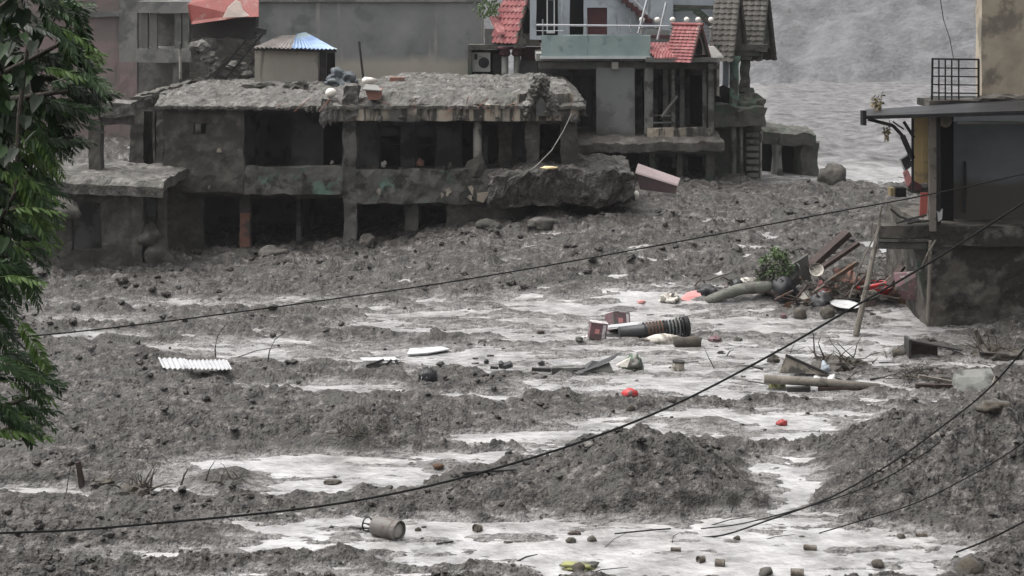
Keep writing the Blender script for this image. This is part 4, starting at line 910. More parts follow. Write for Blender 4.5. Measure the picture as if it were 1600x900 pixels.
part(Q, 'lower_wall', 'right_mud', ('pslab', 1449, 1760, 384, 560, Yb, .35, dict(amp=.09, res=.22)), ('slab', wx(1449, Yb), wx(1449, Yb) + .35, Yb + .36, Yb + 5, -.4, wz(386, Yb), RS))
part(Q, 'floor_slab', 'right_mud', ('slab', wx(1370, Yb), wx(1450, Yb), Yb - .15, Yb + .7, wz(370, Yb), wz(352, Yb), dict(amp=.05, res=.3)), ('slab', wx(1450, Yb), wx(1760, Yb), Yb - .15, Yb + 5.0, wz(384, Yb), wz(352, Yb), dict(amp=.05, res=.3)))
part(Q, 'edge_beam', 'grey_column', ('pslab', 1369, 1455, 373, 378, Yb - .1, .25, dict(amp=.01, res=.3)))
part(Q, 'edge_beam', 'tower_plaster', ('pslab', 1369, 1449, 379, 389, Yb, .3, dict(amp=.015, res=.3)))
part(Q, 'slab_bracket', 'tower_plaster', ('prism', [P(1428, 389, Yb + .2), P(1449, 389, Yb + .2), P(1449, 470, Yb + .2), P(1444, 470, Yb + .2)], (0, .25, 0)))
part(Q, 'corner_post', 'old_wood', ('pslab', 1453, 1463, 178, 362, Yb - .22, .18, dict(amp=.012, res=.3)))
part(Q, 'dark_post', 'dark_timber', ('pslab', 1456, 1470, 180, 352, Yb + .05, .3, dict(amp=.012, res=.4)))
part(Q, 'yellow_panel', 'yellow_paint', ('pslab', 1427, 1440, 180, 289, Yb + .5, .12, dict(amp=.01, res=.4)), ('pslab', 1441, 1456, 180, 286, Yb + .44, .12, dict(amp=.01, res=.4)))
part(Q, 'shutter_wall', 'dark_wall', ('pslab', 1488, 1760, 190, 356, Yb + 1.2, .2, dict(amp=.01, res=.8)))
part(Q, 'shutter_frame', 'far_concrete', ('pbox', 1497, 1760, 191, 194, Yb + 1.1, .08))
part(Q, 'inner_wall', 'black_void', ('pslab', 1466, 1490, 176, 356, Yb + .9, .2, dict(amp=.01, res=.6)))  # painted black for the unlit interior
part(Q, 'wall_lamp', 'worn_cream', ('lathe', [(0, .18), (.03, .18), (.05, .02)], P(1477, 189, Yb + .8), (0, -1, 0), 16))
part(Q, 'hook_chain', 'dark_metal', ('tube', [P(1507, 252, Yb + 1.1), P(1508, 300, Yb + 1.1), P(1506, 332, Yb + 1.1)], .05, 6))
part(Q, 'back_wall', 'dark_wall', ('pslab', 1455, 1760, 150, 360, Yb + 4.8, .2, dict(amp=.01, res=1.2)))
# awning
part(Q, 'awning_sheet', 'dark_metal', ('prism', [P(1348, 181, Yb - .75), P(1760, 168, Yb - .75), P(1760, 146, Yb + 1.0), P(1352, 171, Yb + .9)], (0, 0, -.05)))
part(Q, 'awning_edge', 'dark_metal', ('bar', P(1348, 184, Yb - .75), P(1760, 173, Yb - .75), .06, .08))
part(Q, 'awning_fringe', 'far_concrete', ('bar', P(1470, 180, Yb - .7), P(1760, 172, Yb - .7), .03, .035))
part(Q, 'awning_end', 'dark_metal', ('pbox', 1348, 1354, 173, 196, Yb - .8, .3))
br = part(Q, 'awning_bracket', 'dark_metal', ('bar', P(1356, 186, Yb - .2), P(1395, 196, Yb - .2), .06, .09), ('bar', P(1395, 196, Yb - .2), P(1410, 212, Yb - .2), .06, .09), ('bar', P(1410, 212, Yb - .2), P(1426, 248, Yb - .2), .06, .14), ('bar', P(1395, 190, Yb - .2), P(1412, 202, Yb - .2), .04, .04), ('bar', P(1412, 190, Yb - .2), P(1428, 215, Yb - .2), .05, .08), ('bar', P(1426, 178, Yb - .2), P(1426, 300, Yb - .2), .06, .06))
# upper storey and grille
part(Q, 'upper_wall', 'worn_cream', ('pslab', 1534, 1760, -20, 162, Yb + 1.6, .6, dict(amp=.02, res=.6)))
part(Q, 'roof_kerb', 'right_mud', ('pslab', 1452, 1540, 157, 168, Yb + 1.1, 1.4, dict(amp=.03, res=.3)))
part(Q, 'roof_mud', 'right_mud', ('blob', tuple(P(1560, 162, Yb + 1.3)), (.8, .4, .28), .4, 1.5, 3, 2))
g = part(Q, 'roof_grille', 'dark_metal', ('bar', P(1456, 92, Yb + 1.3), P(1530, 93, Yb + 1.3), .04, .05), ('bar', P(1457, 92, Yb + 1.3), P(1456, 160, Yb + 1.3), .05, .05), ('bar', P(1529, 93, Yb + 1.3), P(1529, 155, Yb + 1.3), .05, .05))
for y in (106, 119, 132, 145): part(g, 'grille_bar', 'dark_metal', ('bar', P(1457, y, Yb + 1.3), P(1529, y + 1, Yb + 1.3), .03, .035))
for x in (1467, 1477, 1487, 1498): part(g, 'grille_bar', 'dark_metal', ('bar', P(x, 93, Yb + 1.33), P(x, 157, Yb + 1.33), .035, .035))
solo('antenna_wire', MB().tube([P(1468, -10, Yb + 2), P(1474, 30, Yb + 2), P(1484, 60, Yb + 2), P(1490, 92, Yb + 1.3)], .012, 5), 'black_cable', 'thin wire hanging down to the rooftop grille', 'wire')
def weeds(name, x, y, Y, hpx, n, label, mat='dry_weed', sp=10, cat='plant'):
    m = MB(); b0 = P(x, y, Y); s = Y / F
    for k in range(n):
        a = RND.uniform(-1, 1); b = Vector((b0.x + RND.gauss(0, sp * .35) * s, b0.y + RND.uniform(-.15, .15), b0.z)); h = hpx * s * RND.uniform(.5, 1)
        t = b + Vector((a * sp * .7 * s, RND.uniform(-.1, .1), h)); m.tube([b, b.lerp(t, .5) + Vector((0, 0, h * .06)), t], .008, 4, r1=.003)
        for q in range(5):
            c = b.lerp(t, RND.uniform(.3, 1)); r = RND.uniform(.03, .07); an = RND.uniform(0, 6.3)
            m.add([tuple(c), (c.x + r * math.cos(an), c.y + r * .5, c.z + r * math.sin(an)), (c.x + 2 * r * math.cos(an + .3), c.y, c.z + 2 * r * math.sin(an + .3)), (c.x + r * math.cos(an + .8), c.y - r * .4, c.z + r * math.sin(an + .8))], [(0, 1, 2, 3)])
    return solo(name, m, mat, label, cat)
material('dry_weed', [(.13, .10, .05), (.20, .16, .085)], scale=4, rough=.8, bump=0)
weeds('awning_weed', 1371, 177, Yb + .4, 34, 14, 'dry brown weed tuft growing on the awning tip', sp=12)
weeds('hanging_weed', 1386, 222, Yb + .1, 32, 8, 'withered weed hanging below the awning bracket', sp=6)
# things washed up against the right house
def panel(name, pts, Y, th, mat, label, cat, group=None):
    """pts: photo x, y and metres behind Y"""
    return solo(name, MB().prism([P(p[0], p[1], Y + (p[2] if len(p) > 2 else 0)) for p in pts], (0, th, th * .3)), mat, label, cat, group)
material('white_plastic', [(.40, .40, .40), (.48, .48, .48)], scale=3, rough=.55, bump=.15, stain=(.30, .29, .28), stain_scale=4, stain_amt=.2)
material('pink_plastic', [(.46, .19, .18), (.52, .26, .25)], scale=3, rough=.7, bump=.15, stain=(.25, .17, .16), stain_scale=4, stain_amt=.2)
material('brown_wood', [(.022, .014, .013), (.036, .023, .020), (.055, .037, .032)], scale=5, rough=.85, bump=.5, bscale=20)
t = thing('picture_frame', P(1413, 268, Yb - .1), 'white picture frame hooked under the awning beside the yellow panel', 'frame')
part(t, 'frame', 'white_plastic', ('bar', P(1406, 249, Yb - .1), P(1419, 241, Yb - .1), .05, .04), ('bar', P(1406, 249, Yb - .1), P(1414, 268, Yb - .1), .05, .04))
part(t, 'backing', 'inner_plaster', ('prism', [P(1408, 250, Yb - .05), P(1419, 243, Yb - .05), P(1427, 258, Yb - .05), P(1415, 267, Yb - .05)], (0, .03, 0)))
panel('pink_board', [(1411, 270), (1418, 264), (1426, 281), (1417, 294)], Yb - .05, .05, 'pink_plastic', 'faded pink board hanging beneath the white picture frame', 'board')
panel('maroon_cloth', [(1418, 293), (1426, 282), (1441, 291), (1440, 297), (1424, 298)], Yb + .1, .08, 'maroon_paint', 'maroon cloth bunched under the yellow panel', 'cloth')
t = thing('dark_box', P(1408, 313, Yb + .1), 'dark box with olive end stuck in front of the right house', 'box')
part(t, 'body', 'black_void', ('pbox', 1399, 1416, 294, 308, Yb + .1, .4)); part(t, 'end_panel', 'dry_weed', ('pbox', 1391.5, 1398.8, 294, 306, Yb + .12, .36))
panel('driftwood_beam', [(1416, 296), (1456, 292), (1456, 304), (1425, 302)], Yb + .15, .25, 'tower_plaster', 'grey driftwood beam jammed across the right house post', 'beam')
panel('red_plank', [(1439, 302), (1450, 302), (1449, 331), (1443, 341), (1437, 339)], Yb - .05, .06, 'rust_red', 'upright red plank beside the right house corner post', 'plank')
panel('white_rag', [(1464, 330), (1468, 333), (1473, 327), (1472, 342), (1466, 347)], Yb - .1, .06, 'white_plastic', 'small white rag snagged right of the corner post', 'rag')
solo('twig_heap', MB().tube([P(1391, 326, Yb - .1), P(1405, 338, Yb - .1), P(1430, 347, Yb - .1), P(1452, 345, Yb - .1)], .035, 6).tube([P(1400, 349, Yb - .12), P(1425, 341, Yb - .12), P(1448, 336, Yb - .12)], .03, 6).tube([P(1418, 348, Yb - .15), P(1436, 344, Yb - .15)], .06, 6), 'dark_timber', 'dark twigs piled on the edge of the right house floor slab', 'branches')
t = thing('leaning_pole', P(1338, 522, 44), 'weathered wooden pole leaning against the right house floor slab', 'pole')
part(t, 'pole', 'old_wood', ('tube', [P(1337, 524, 43.7), P(1356, 440, 44.0), P(1370, 372, 44.3)], .085, 8, True, .06))
part(t, 'upper_stick', 'old_wood', ('tube', [P(1362, 400, 44.2), P(1374, 352, 44.4), P(1377, 322, 44.5)], .04, 8))
solo('thin_pole', MB().tube([P(1327, 465, 44.6), P(1350, 402, 44.5), P(1372, 357, 44.5)], .022, 6), 'old_wood', 'thin stick leaning behind the weathered wooden pole', 'stick')
solo('prop_pole', MB().tube([P(1449, 508, 44.6), P(1452, 440, 44.6), P(1454, 376, 44.6)], .05, 8), 'old_wood', 'upright pole propped at the right house wall corner', 'pole')
solo('prop_stick', MB().tube([P(1437, 424, 44.5), P(1450, 395, 44.5), P(1462, 375, 44.5)], .025, 6), 'old_wood', 'short stick tied near the top of the propped pole', 'stick')

# ------------------------------------------------------------------ cables
def cable(name, pts, r, label, cat='cable', n=6, mat='black_cable', dots=0):
    q = [P(*p) for p in pts]; o = []
    for i in range(len(q) - 1):
        p0, p1, p2, p3 = q[max(0, i - 1)], q[i], q[i + 1], q[min(len(q) - 1, i + 2)]
        for k in range(6):
            t = k / 6; o.append(.5 * ((2 * p1) + (p2 - p0) * t + (2 * p0 - 5 * p1 + 4 * p2 - p3) * t * t + (3 * p1 - p0 - 3 * p2 + p3) * t ** 3))
    o.append(q[-1]); m = MB(); m.tube(o, r, n)
    return solo(name, m, mat, label, cat)
def lin(pts, Ya_, Yb_): return [(x, y, Ya_ + (Yb_ - Ya_) * (x + 100) / 1850) for x, y in pts]
cable('power_cable', lin([(-100, 838), (0, 833), (120, 828), (250, 817), (400, 803), (520, 788), (640, 766), (760, 736), (900, 693), (1050, 634), (1200, 557), (1330, 482), (1450, 412), (1600, 316), (1750, 215)], 18, 21), .013, 'thick black cable sagging across the foreground from lower left to right edge')
cable('power_cable', lin([(-100, 540), (30, 527), (150, 515), (300, 497), (500, 470), (700, 441), (900, 407), (1100, 370), (1300, 332), (1400, 314), (1500, 294), (1600, 272), (1750, 243)], 27, 31), .0125, 'thin black cable strung higher in front of the ruined buildings')
cable('slack_cable', [(1700, 430, 25), (1600, 546, 25.6), (1540, 612, 26), (1470, 668, 26.3), (1395, 722, 26.6), (1300, 776, 27), (1200, 813, 27.2), (1130, 836, 27.5), (1080, 840, 27.6)], .014, 'slack black cable dropping from the right edge over the mud mound')
cable('slack_cable', [(1640, 660, 26), (1560, 718, 26.4), (1440, 782, 26.6), (1340, 815, 26.8), (1280, 833, 27.2)], .010, 'slack cable crossing low over the right mud mound')
cable('slack_cable', [(1470, 690, 26.6), (1400, 738, 26.6), (1330, 770, 26.7), (1250, 795, 27.0), (1160, 818, 27.4), (1095, 826, 27.6)], .010, 'second strand of cable lying just below the mound dropper')
cable('slack_cable', [(1660, 780, 25.4), (1600, 815, 25.8), (1540, 845, 26.3), (1494, 863, 26.7)], .016, 'short black cable end at the lower right edge')
cable('slack_cable', [(960, 834, 27.6), (1010, 829, 27.6), (1048, 826, 27.7)], .012, 'short cable piece lying in the water right of the mound')
# ------------------------------------------------------------------ rubbish and driftwood on the flood bed
def og(x, y): return onground(x, y)
def ptY(x, y, Y): return P(x, y, Y)
def yy(x, y): return onground(x, y).y
def plank(name, a, b, Ya_, Yb_, w, h, mat, label, cat='plank', group=None):
    return solo(name, MB().bar(P(a[0], a[1], Ya_), P(b[0], b[1], Yb_), w, h), mat, label, cat, group)
def lump(name, x, y, rx, ry, rz, mat, label, cat, amp=.25, freq=1.3, seed=1.0, dz=.3, group=None, sub=3):
    c = og(x, y); return solo(name, MB().blob((c.x, c.y, c.z + rz * dz), (rx, ry, rz), amp * 1.2, freq, sub, seed).jit(min(rx, rz) * .12, 2.2 / max(rx, .05)), mat, label, cat, group, True)
def muddy(name, cols, **k):
    return material(name, cols, stain2=((.085, .079, .072), 3.5, .42), **k)
muddy('log_bark', [(.075, .082, .066), (.125, .13, .11), (.16, .16, .14)], scale=4, rough=.9, bump=.6, bscale=14, stretch=(.4, 1, 1))
muddy('red_plastic', [(.38, .02, .025), (.46, .04, .04)], scale=3, rough=.45, bump=.05, stain=(.25, .05, .05), stain_scale=5, stain_amt=.1)
muddy('green_plastic', [(.03, .07, .035), (.055, .10, .055)], scale=4, rough=.5, bump=.3, stain=(.2, .2, .18), stain_scale=5, stain_amt=.3)
muddy('tub_grey', [(.085, .10, .095), (.12, .135, .13)], scale=3, rough=.5, bump=.15)
material('black_plastic', [(.014, .014, .016), (.028, .028, .031)], scale=4, rough=.5, bump=.3, stain=(.06, .056, .052), stain_scale=4, stain_amt=.15)
muddy('sack_white', [(.45, .42, .37), (.55, .52, .47)], scale=4, rough=.9, bump=.5, bscale=18, stain=(.20, .18, .155), stain_scale=4, stain_amt=.3)
muddy('carton_purple', [(.11, .06, .07), (.16, .09, .10)], scale=4, rough=.8, bump=.15, stain=(.30, .26, .26), stain_scale=6, stain_amt=.15)
muddy('carton_pale', [(.46, .43, .43), (.54, .51, .51)], scale=3, rough=.8, bump=.15)
muddy('rust', [(.06, .033, .02), (.12, .062, .034)], scale=6, rough=.85, bump=.4)
muddy('orange_tarp', [(.26, .13, .10), (.33, .18, .14)], scale=5, rough=.8, bump=.5, bscale=12, stain=(.14, .10, .08), stain_scale=4, stain_amt=.4)
muddy('root_brown', [(.04, .034, .027), (.075, .064, .05)], scale=6, rough=.9, bump=.6, bscale=18)
muddy('green_leaf', [(.06, .10, .035), (.10, .15, .055)], scale=3, rough=.7, bump=0)
muddy('olive_cloth', [(.19, .19, .075), (.27, .27, .12)], scale=5, rough=.85, bump=.5, bscale=14)
muddy('pale_panel', [(.25, .225, .185), (.31, .28, .235)], scale=2, rough=.85, bump=.2, stain=(.15, .135, .115), stain_scale=3, stain_amt=.25)
material('zinc', [(.32, .32, .33), (.40, .40, .41)], scale=3, rough=.55, bump=.05, stain=(.30, .29, .28), stain_scale=2, stain_amt=.1)

# --- heap in front of the right house
plank('plank', (1262, 420), (1324, 364), 48.2, 48.6, .40, .16, 'brown_wood', 'widest dark brown plank sticking up from the rubbish heap')
plank('plank', (1285, 418), (1341, 380), 47.9, 48.3, .20, .10, 'brown_wood', 'narrower dark plank just right of the widest one on the heap')
plank('plank', (1288, 444), (1340, 410), 47.6, 47.9, .12, .10, 'rust', 'short reddish brown plank low on the rubbish heap')
plank('plank', (1270, 458), (1318, 426), 47.4, 47.8, .06, .06, 'old_wood', 'thin pale batten slanting through the middle of the rubbish heap')
plank('plank', (1388, 446), (1410, 416), 47.0, 47.2, .24, .08, 'brown_wood', 'stubby dark plank standing near the right house slab')
m = MB(); bc = og(1212, 456)
for k in range(9):
    a = RND.uniform(0, 6.28); e = bc + Vector((math.cos(a) * .42, math.sin(a) * .3, RND.uniform(.65, 1.15))); m.tube([bc + Vector((0, 0, -.05)), bc.lerp(e, .5) + Vector((0, 0, .1)), e], .02, 5, r1=.006)
t = thing('uprooted_shrub', bc, 'green leafy shrub swept onto the left end of the rubbish heap', 'shrub')
m.build('stem', 'root_brown', t)
def leaves(n, c, r, size, seed):
    rn = random.Random(seed); m = MB()
    for k in range(n):
        while True:
            v = Vector((rn.uniform(-1, 1), rn.uniform(-1, 1), rn.uniform(-1, 1)))
            if v.length < 1 and (v.length > .35 or rn.random() < .3): break
        v *= .82 + .35 * mnoise.noise(v * 2.2 + Vector((seed, 0, 0)))
        p = Vector(c) + Vector((v.x * r[0], v.y * r[1], v.z * r[2])); d = Vector((rn.gauss(0, 1), rn.gauss(0, 1), rn.gauss(0, .8) + .2)).normalized(); sd = d.cross(Vector((rn.gauss(0, 1), rn.gauss(0, 1), 1))).normalized(); L = size * rn.uniform(.6, 1.3)
        m.add([tuple(p), tuple(p + d * L * .5 + sd * L * .22), tuple(p + d * L), tuple(p + d * L * .5 - sd * L * .22)], [(0, 1, 2), (0, 2, 3)])
    return m
fm = leaves(520, bc + Vector((-.12, 0, .45)), (.48, .38, .42), .12, 5)
for k_, (dx, dz, r_) in enumerate(((.22, .95, .26), (-.3, .80, .24), (.0, 1.08, .22), (.34, .62, .28), (-.42, .5, .2))): lf = leaves(190, bc + Vector((dx, 0, dz)), (r_ * .8, r_, r_ * 1.3), .12, 20 + k_); fm.add(lf.v, lf.f)
fm.build('foliage', 'green_leaf', t)
def bowl(name, x, y, r, h, axis, mat, label, cat, dz=.1, Yo_=None):
    c = og(x, y) if Yo_ is None else P(x, y, Yo_)
    prof = [(0, r * .45), (.02, r * .6), (h * .5, r * .88), (h, r), (h + .01, r * 1.03), (h - .01, r * .95), (h * .5, r * .8), (.05, r * .4)]
    return solo(name, MB().lathe(prof, c + Vector((0, 0, dz)), axis, 18), mat, label, cat, None, True)
bowl('metal_pan', 1276, 432, .20, .22, (-.1, -.5, .35), 'sack_white', 'round white pan at the foot of the tall dark planks', 'pan', Yo_=47.9)
panel('crumpled_sheet', [(1240, 412), (1262, 398), (1268, 440), (1252, 436)], 48.1, .1, 'grey_wall', 'bent grey metal sheet behind the shrub on the heap', 'sheet')
bowl('washing_tub', 1247, 464, .36, .34, (-.55, -.2, .5), 'tub_grey', 'grey green plastic tub tipped over beside the shrub', 'tub', .25)
lump('black_cone', 1222, 466, .40, .3, .42, 'black_plastic', 'dark pointed plastic cover between shrub and tipped tub', 'cover', .2, 1, 3)
lump('black_bag', 1284, 477, .33, .3, .26, 'black_plastic', 'bulging black rubbish bag in front of the heap', 'bag', .2, 1.4, 8)
lump('pale_cloth', 1285, 466, .17, .15, .11, 'pale_blue_wall', 'pale blue cloth lying on top of the black rubbish bag', 'cloth', .4, 2, 5, 2.4)
lump('patterned_cloth', 1287, 452, .22, .2, .22, 'pink_plastic', 'crumpled red and white cloth under the planks', 'cloth', .4, 2, 6)
lump('mud_pot', 1250, 497, .19, .18, .18, 'root_brown', 'left of two dark round pots sitting in shallow water before the heap', 'pot', .12, 1, 2, .6)
lump('mud_pot', 1293, 496, .21, .18, .17, 'root_brown', 'right of two dark round pots sitting in shallow water before the heap', 'pot', .12, 1, 3, .6)
lump('brown_stone', 1224, 497, .09, .08, .09, 'carton_purple', 'small reddish stone left of the two round pots', 'stone', .2, 1, 4, .5)
c = og(1320, 484)
solo('white_basin', MB().lathe([(0, .20), (.03, .28), (.09, .40), (.10, .42), (.08, .38), (.03, .25)], c + Vector((0, 0, .03)), (.05, -.12, 1), 22), 'white_plastic', 'shallow white basin lying in front of the rubbish heap', 'basin', None, True)
c = og(1368, 462)
m = MB(); pts = [c + Vector((.50 * math.cos(k * .2618), .35 * math.sin(k * .2618), .28 + .10 * math.sin(k * .2618 + 2))) for k in range(25)]
t = thing('red_tub', c, 'broken bright red plastic tub at the right end of the heap', 'tub'); m.tube(pts, .055, 8); m.build('rim', 'red_plastic', t, True)
part(t, 'wall', 'red_plastic', ('lathe', [(0, .32), (.26, .46)], c + Vector((0, 0, .02)), (.08, -.12, 1), 20, False))
lump('orange_tarp', 1325, 445, .45, .4, .45, 'orange_tarp', 'crumpled faded orange tarpaulin behind the leaning pole', 'tarpaulin', .4, 1.6, 12)
lump('orange_rag', 1396, 470, .22, .2, .24, 'orange_tarp', 'faded orange rag under the red tub rim', 'rag', .3, 1.5, 3)
def roots(name, x, y, n, spread, hgt, r, label, mat='root_brown', seed=1, Yo_=None, core=True, cat='roots'):
    rn = random.Random(seed); c = og(x, y) if Yo_ is None else P(x, y, Yo_); m = MB()
    if core: m.blob((c.x, c.y, c.z + hgt * .15), (spread * .55, spread * .4, hgt * .4), .5, 1.8, 3, seed)
    for k in range(n):
        p = c + Vector((rn.uniform(-.5, .5) * spread, rn.uniform(-.3, .3) * spread, rn.uniform(0, .3) * hgt)); d = Vector((rn.uniform(-1, 1), rn.uniform(-.6, .6), rn.uniform(-.1, 1))).normalized(); L = spread * rn.uniform(.4, 1.1); pts = [p]
        for q in range(4):
            p = p + d * L / 4; d = (d + Vector((rn.gauss(0, .3), rn.gauss(0, .3), rn.gauss(-.12, .25)))).normalized(); pts.append(p)
        m.tube(pts, r * rn.uniform(.5, 1.2), 5, r1=.004)
    return solo(name, m, mat, label, cat)
roots('tangled_roots', 1322, 470, 34, .7, .6, .02, 'tangle of brown roots spilling from the middle of the heap', seed=4)
roots('tangled_roots', 1262, 478, 16, .5, .3, .02, 'small root tangle between the tub and the black bag', seed=9)
panel('brown_board', [(1398, 428, .3), (1446, 424, .3), (1446, 470), (1412, 468), (1400, 450)], 46.2, .08, 'carton_purple', 'dull brown board propped under the right house slab', 'board')
lump('dark_rag', 1440, 488, .28, .2, .14, 'black_plastic', 'dark rag with pale scrap at the right house wall foot', 'rag', .4, 2, 7)
# left tail of the heap
c0, c1 = og(1105, 468), og(1204, 462)
t = thing('grey_log', c0.lerp(c1, .5), 'greenish grey log lying left of the shrub', 'log')
part(t, 'trunk', 'log_bark', ('tube', [c0 + (c1 - c0) * (k / 14) + Vector((0, .04 * math.sin(k), .04 + .24 * math.sin(math.pi * min(.62, k / 14 * .75)))) for k in range(15)], .13, 14, True, .19), ('jit', .035, 3.0), smooth=True)
part(t, 'broken_end', 'old_wood', ('blob', tuple(c1 + Vector((.06, 0, .18))), (.1, .17, .17), .4, 2, 2, 3))
Yk = yy(1080, 470)
panel('pink_sheet', [(1063, 468), (1074, 458, .3), (1092, 454, .4), (1096, 462, .2), (1086, 472)], Yk, .06, 'pink_plastic', 'pale red plastic sheet left of the grey log', 'sheet')
lump('white_bundle', 1048, 471, .30, .2, .16, 'sack_white', 'white cloth bundle at the far left tail of the heap', 'cloth', .4, 1.8, 4)
lump('pink_scrap', 1002, 473, .12, .1, .06, 'pink_plastic', 'tiny pink scrap left of the white cloth bundle', 'scrap', .3, 2, 2)
lump('dark_bundle', 1106, 462, .26, .2, .24, 'black_plastic', 'dark bundle between pink sheet and grey log', 'bundle', .3, 1.5, 5)
plank('plank', (1069, 447), (1128, 452), 50.2, 50.0, .3, .16, 'brown_wood', 'dark flat plank behind the pale red sheet')
plank('plank', (1098, 444), (1142, 448), 49.8, 49.6, .2, .12, 'rust', 'brown splintered plank above the black ball')
plank('thin_batten', (1101, 452), (1122, 465), 48.6, 48.4, .04, .04, 'old_wood', 'thin pale batten crossing the dark bundle', 'batten')
lump('red_rag', 1138, 455, .16, .12, .12, 'red_plastic', 'small red rag wedged behind the grey log', 'rag', .4, 2, 6)
lump('black_ball', 1152, 454, .20, .18, .2, 'black_plastic', 'rounded black pot behind the grey log', 'pot', .05, 1, 2, .6)
lump('white_sack', 1173, 450, .34, .25, .16, 'sack_white', 'pale sack behind the log beside the shrub', 'sack', .3, 1.5, 7)

# --- raft of cartons in mid stream
Yc = yy(1010, 531)
t = thing('coil_roll', P(1030, 528, Yc), 'dark roll of ribbed ducting with rusty coils lying in the stream', 'duct')
a, b = P(968, 522, Yc), P(1070, 510, Yc + .25)
part(t, 'core', 'black_plastic', ('tube', [a, a.lerp(b, .5), b], .19, 16), smooth=True)
dr = (b - a).normalized()
for i in range(13):
    p = a.lerp(b, .38 + .62 * i / 12); rr = .205 + (.03 if i > 9 else 0)
    part(t, 'coil', 'rust' if i in (1, 2, 3, 4, 5) else ('tub_grey' if i in (7, 8, 9, 10) else 'dark_metal'), ('lathe', [(-.018, rr), (-.018, rr + .02), (.018, rr + .02), (.018, rr)], p, dr, 18, False))
part(t, 'end_disc', 'dark_metal', ('lathe', [(0, .22), (.05, .27), (.1, .25), (.12, .1)], b, dr, 18))
def carton(x, y, w, h, d, yaw, tilt, label, flap=True):
    c = og(x, y) + Vector((0, 0, .05)); o = thing('carton', c, label, 'carton'); o.rotation_euler = (tilt, .15, yaw)
    def pc(nm, mt, mb):
        me = bpy.data.meshes.new(nm); me.from_pydata(mb.v, [], mb.f); me.materials.append(M[mt]); q = bpy.data.objects.new(nm, me); COL.objects.link(q); q.parent = o
    pc('body', 'carton_purple', MB().box(-w / 2, w / 2, -d / 2, d / 2, 0, h))
    pc('top_panel', 'carton_pale', MB().box(-w / 2 - .005, w / 2 + .005, -d / 2 - .005, d / 2 + .005, h + .002, h + .02))
    pc('label_strip', 'carton_pale', MB().box(w / 2 - .12, w / 2 - .04, -d / 2 - .008, -d / 2 - .002, .03, h - .03))
    pc('emblem', 'pink_plastic', MB().box(-w * .22, w * .05, -d / 2 - .008, -d / 2 - .002, h * .35, h * .65))
carton(966, 519, .52, .44, .42, .5, -.35, 'purple and white carton tilted against the ribbed duct')
carton(932, 532, .44, .42, .3, .1, .0, 'purple carton standing left of the tilted one in the stream')
lump('white_sack', 1035, 536, .47, .2, .17, 'sack_white', 'full white sack floating in front of the ribbed duct', 'sack', .12, 1.3, 3, .4)
c0, c1 = og(1052, 541), og(1094, 541)
t = thing('sodden_log', c0, 'short sodden log to the right of the floating white sack', 'log')
part(t, 'trunk', 'root_brown', ('tube', [c0.lerp(c1, k / 8) + Vector((0, 0, .1 + .02 * math.sin(k * 1.3))) for k in range(9)], .14, 12), ('jit', .03, 4.0), smooth=True)
part(t, 'end_face', 'log_bark', ('lathe', [(0, .135), (.015, .12)], c1 + Vector((.002, 0, .1)), (1, 0, -.05), 10))
plank('pale_plank', (897, 534), (920, 524), Yc - .2, Yc + .6, .16, .03, 'carton_pale', 'pale narrow plank left of the cartons', 'plank')
panel('green_sheet', [(930, 515), (955, 508, .3), (990, 504, .4), (1004, 503, .5), (996, 508), (958, 514)], Yc + .35, .03, 'zinc', 'pale sheet trapped behind the cartons and ribbed duct', 'sheet')
lump('stone', 905, 534, .10, .1, .06, 'roof_mud', 'small stone in water at the left end of the raft', 'stone', .3, 2, 2)
lump('stone', 1117, 533, .16, .14, .11, 'carton_purple', 'purplish stone right of the sodden log', 'stone', .3, 2, 5)
lump('stone', 1153, 532, .12, .1, .07, 'roof_mud', 'dark stone furthest right of the sodden log', 'stone', .3, 2, 6)

# --- middle bed
t = thing('corrugated_sheet', og(300, 581), 'crumpled white corrugated roofing sheet half sunk in dark mud', 'roofing sheet')
def corr(x0, x1, y0, y1, nm, seed, n):
    Ys = yy((x0 + x1) / 2, y1) - .45; m = MB()
    def fn(u, v):
        p = P(x0 + (x1 - x0) * u + 8 * (1 - v), y1 + (y0 - y1) * v, Ys + .45 * v); p.z += .06 + .018 * math.sin(u * n * 6.283) + .05 * (u - .5) ** 2 + .03 * mnoise.noise(Vector((u * 3, v, seed)))
        return p
    m.sheet(fn, n * 6, 3, (0, .006, .006)); m.build(nm, 'zinc', t)
corr(247, 288, 564, 580, 'bent_half', 1, 5); corr(283, 354, 567, 581, 'flat_half', 5, 11)
def bundle():
    c = og(668, 599); t = thing('wire_bundle', c, 'black spiky wire bundle with pale straps lying in mud', 'bundle'); rn = random.Random(3)
    part(t, 'core', 'black_plastic', ('blob', (c.x, c.y, c.z + .14), (.22, .2, .2), .2, 1.5, 3, 2), smooth=True)
    m = MB()
    for k in range(90):
        d = Vector((rn.gauss(.3, .7), rn.gauss(0, .7), abs(rn.gauss(.3, .7)))).normalized(); p = c + Vector((0, 0, .14)) + Vector((d.x * .2, d.y * .18, d.z * .18)); m.tube([p, p + d * rn.uniform(.04, .11)], .007, 4, r1=.003)
    m.build('wires', 'black_plastic', t)
    for dx in (-.16, -.04): part(t, 'strap', 'zinc', ('tube', [c + Vector((dx + .06 * s_, -.20 + .12 * s_ * s_, .02 + .28 * s_)) for s_ in (0, .25, .5, .75, 1)], .012, 6))
bundle()
def flat(name, q, mat, label, cat, th=.03, lift=.03):
    pts = [og(*p) for p in q]; z = max(p.z for p in pts) + lift
    return solo(name, MB().prism([(p.x, p.y, z) for p in pts], (0, 0, th)), mat, label, cat)
flat('white_board', [(636, 558), (668, 556), (703, 549), (690, 545), (640, 549)], 'white_plastic', 'flat white board lying in water above the black wire bundle', 'board')
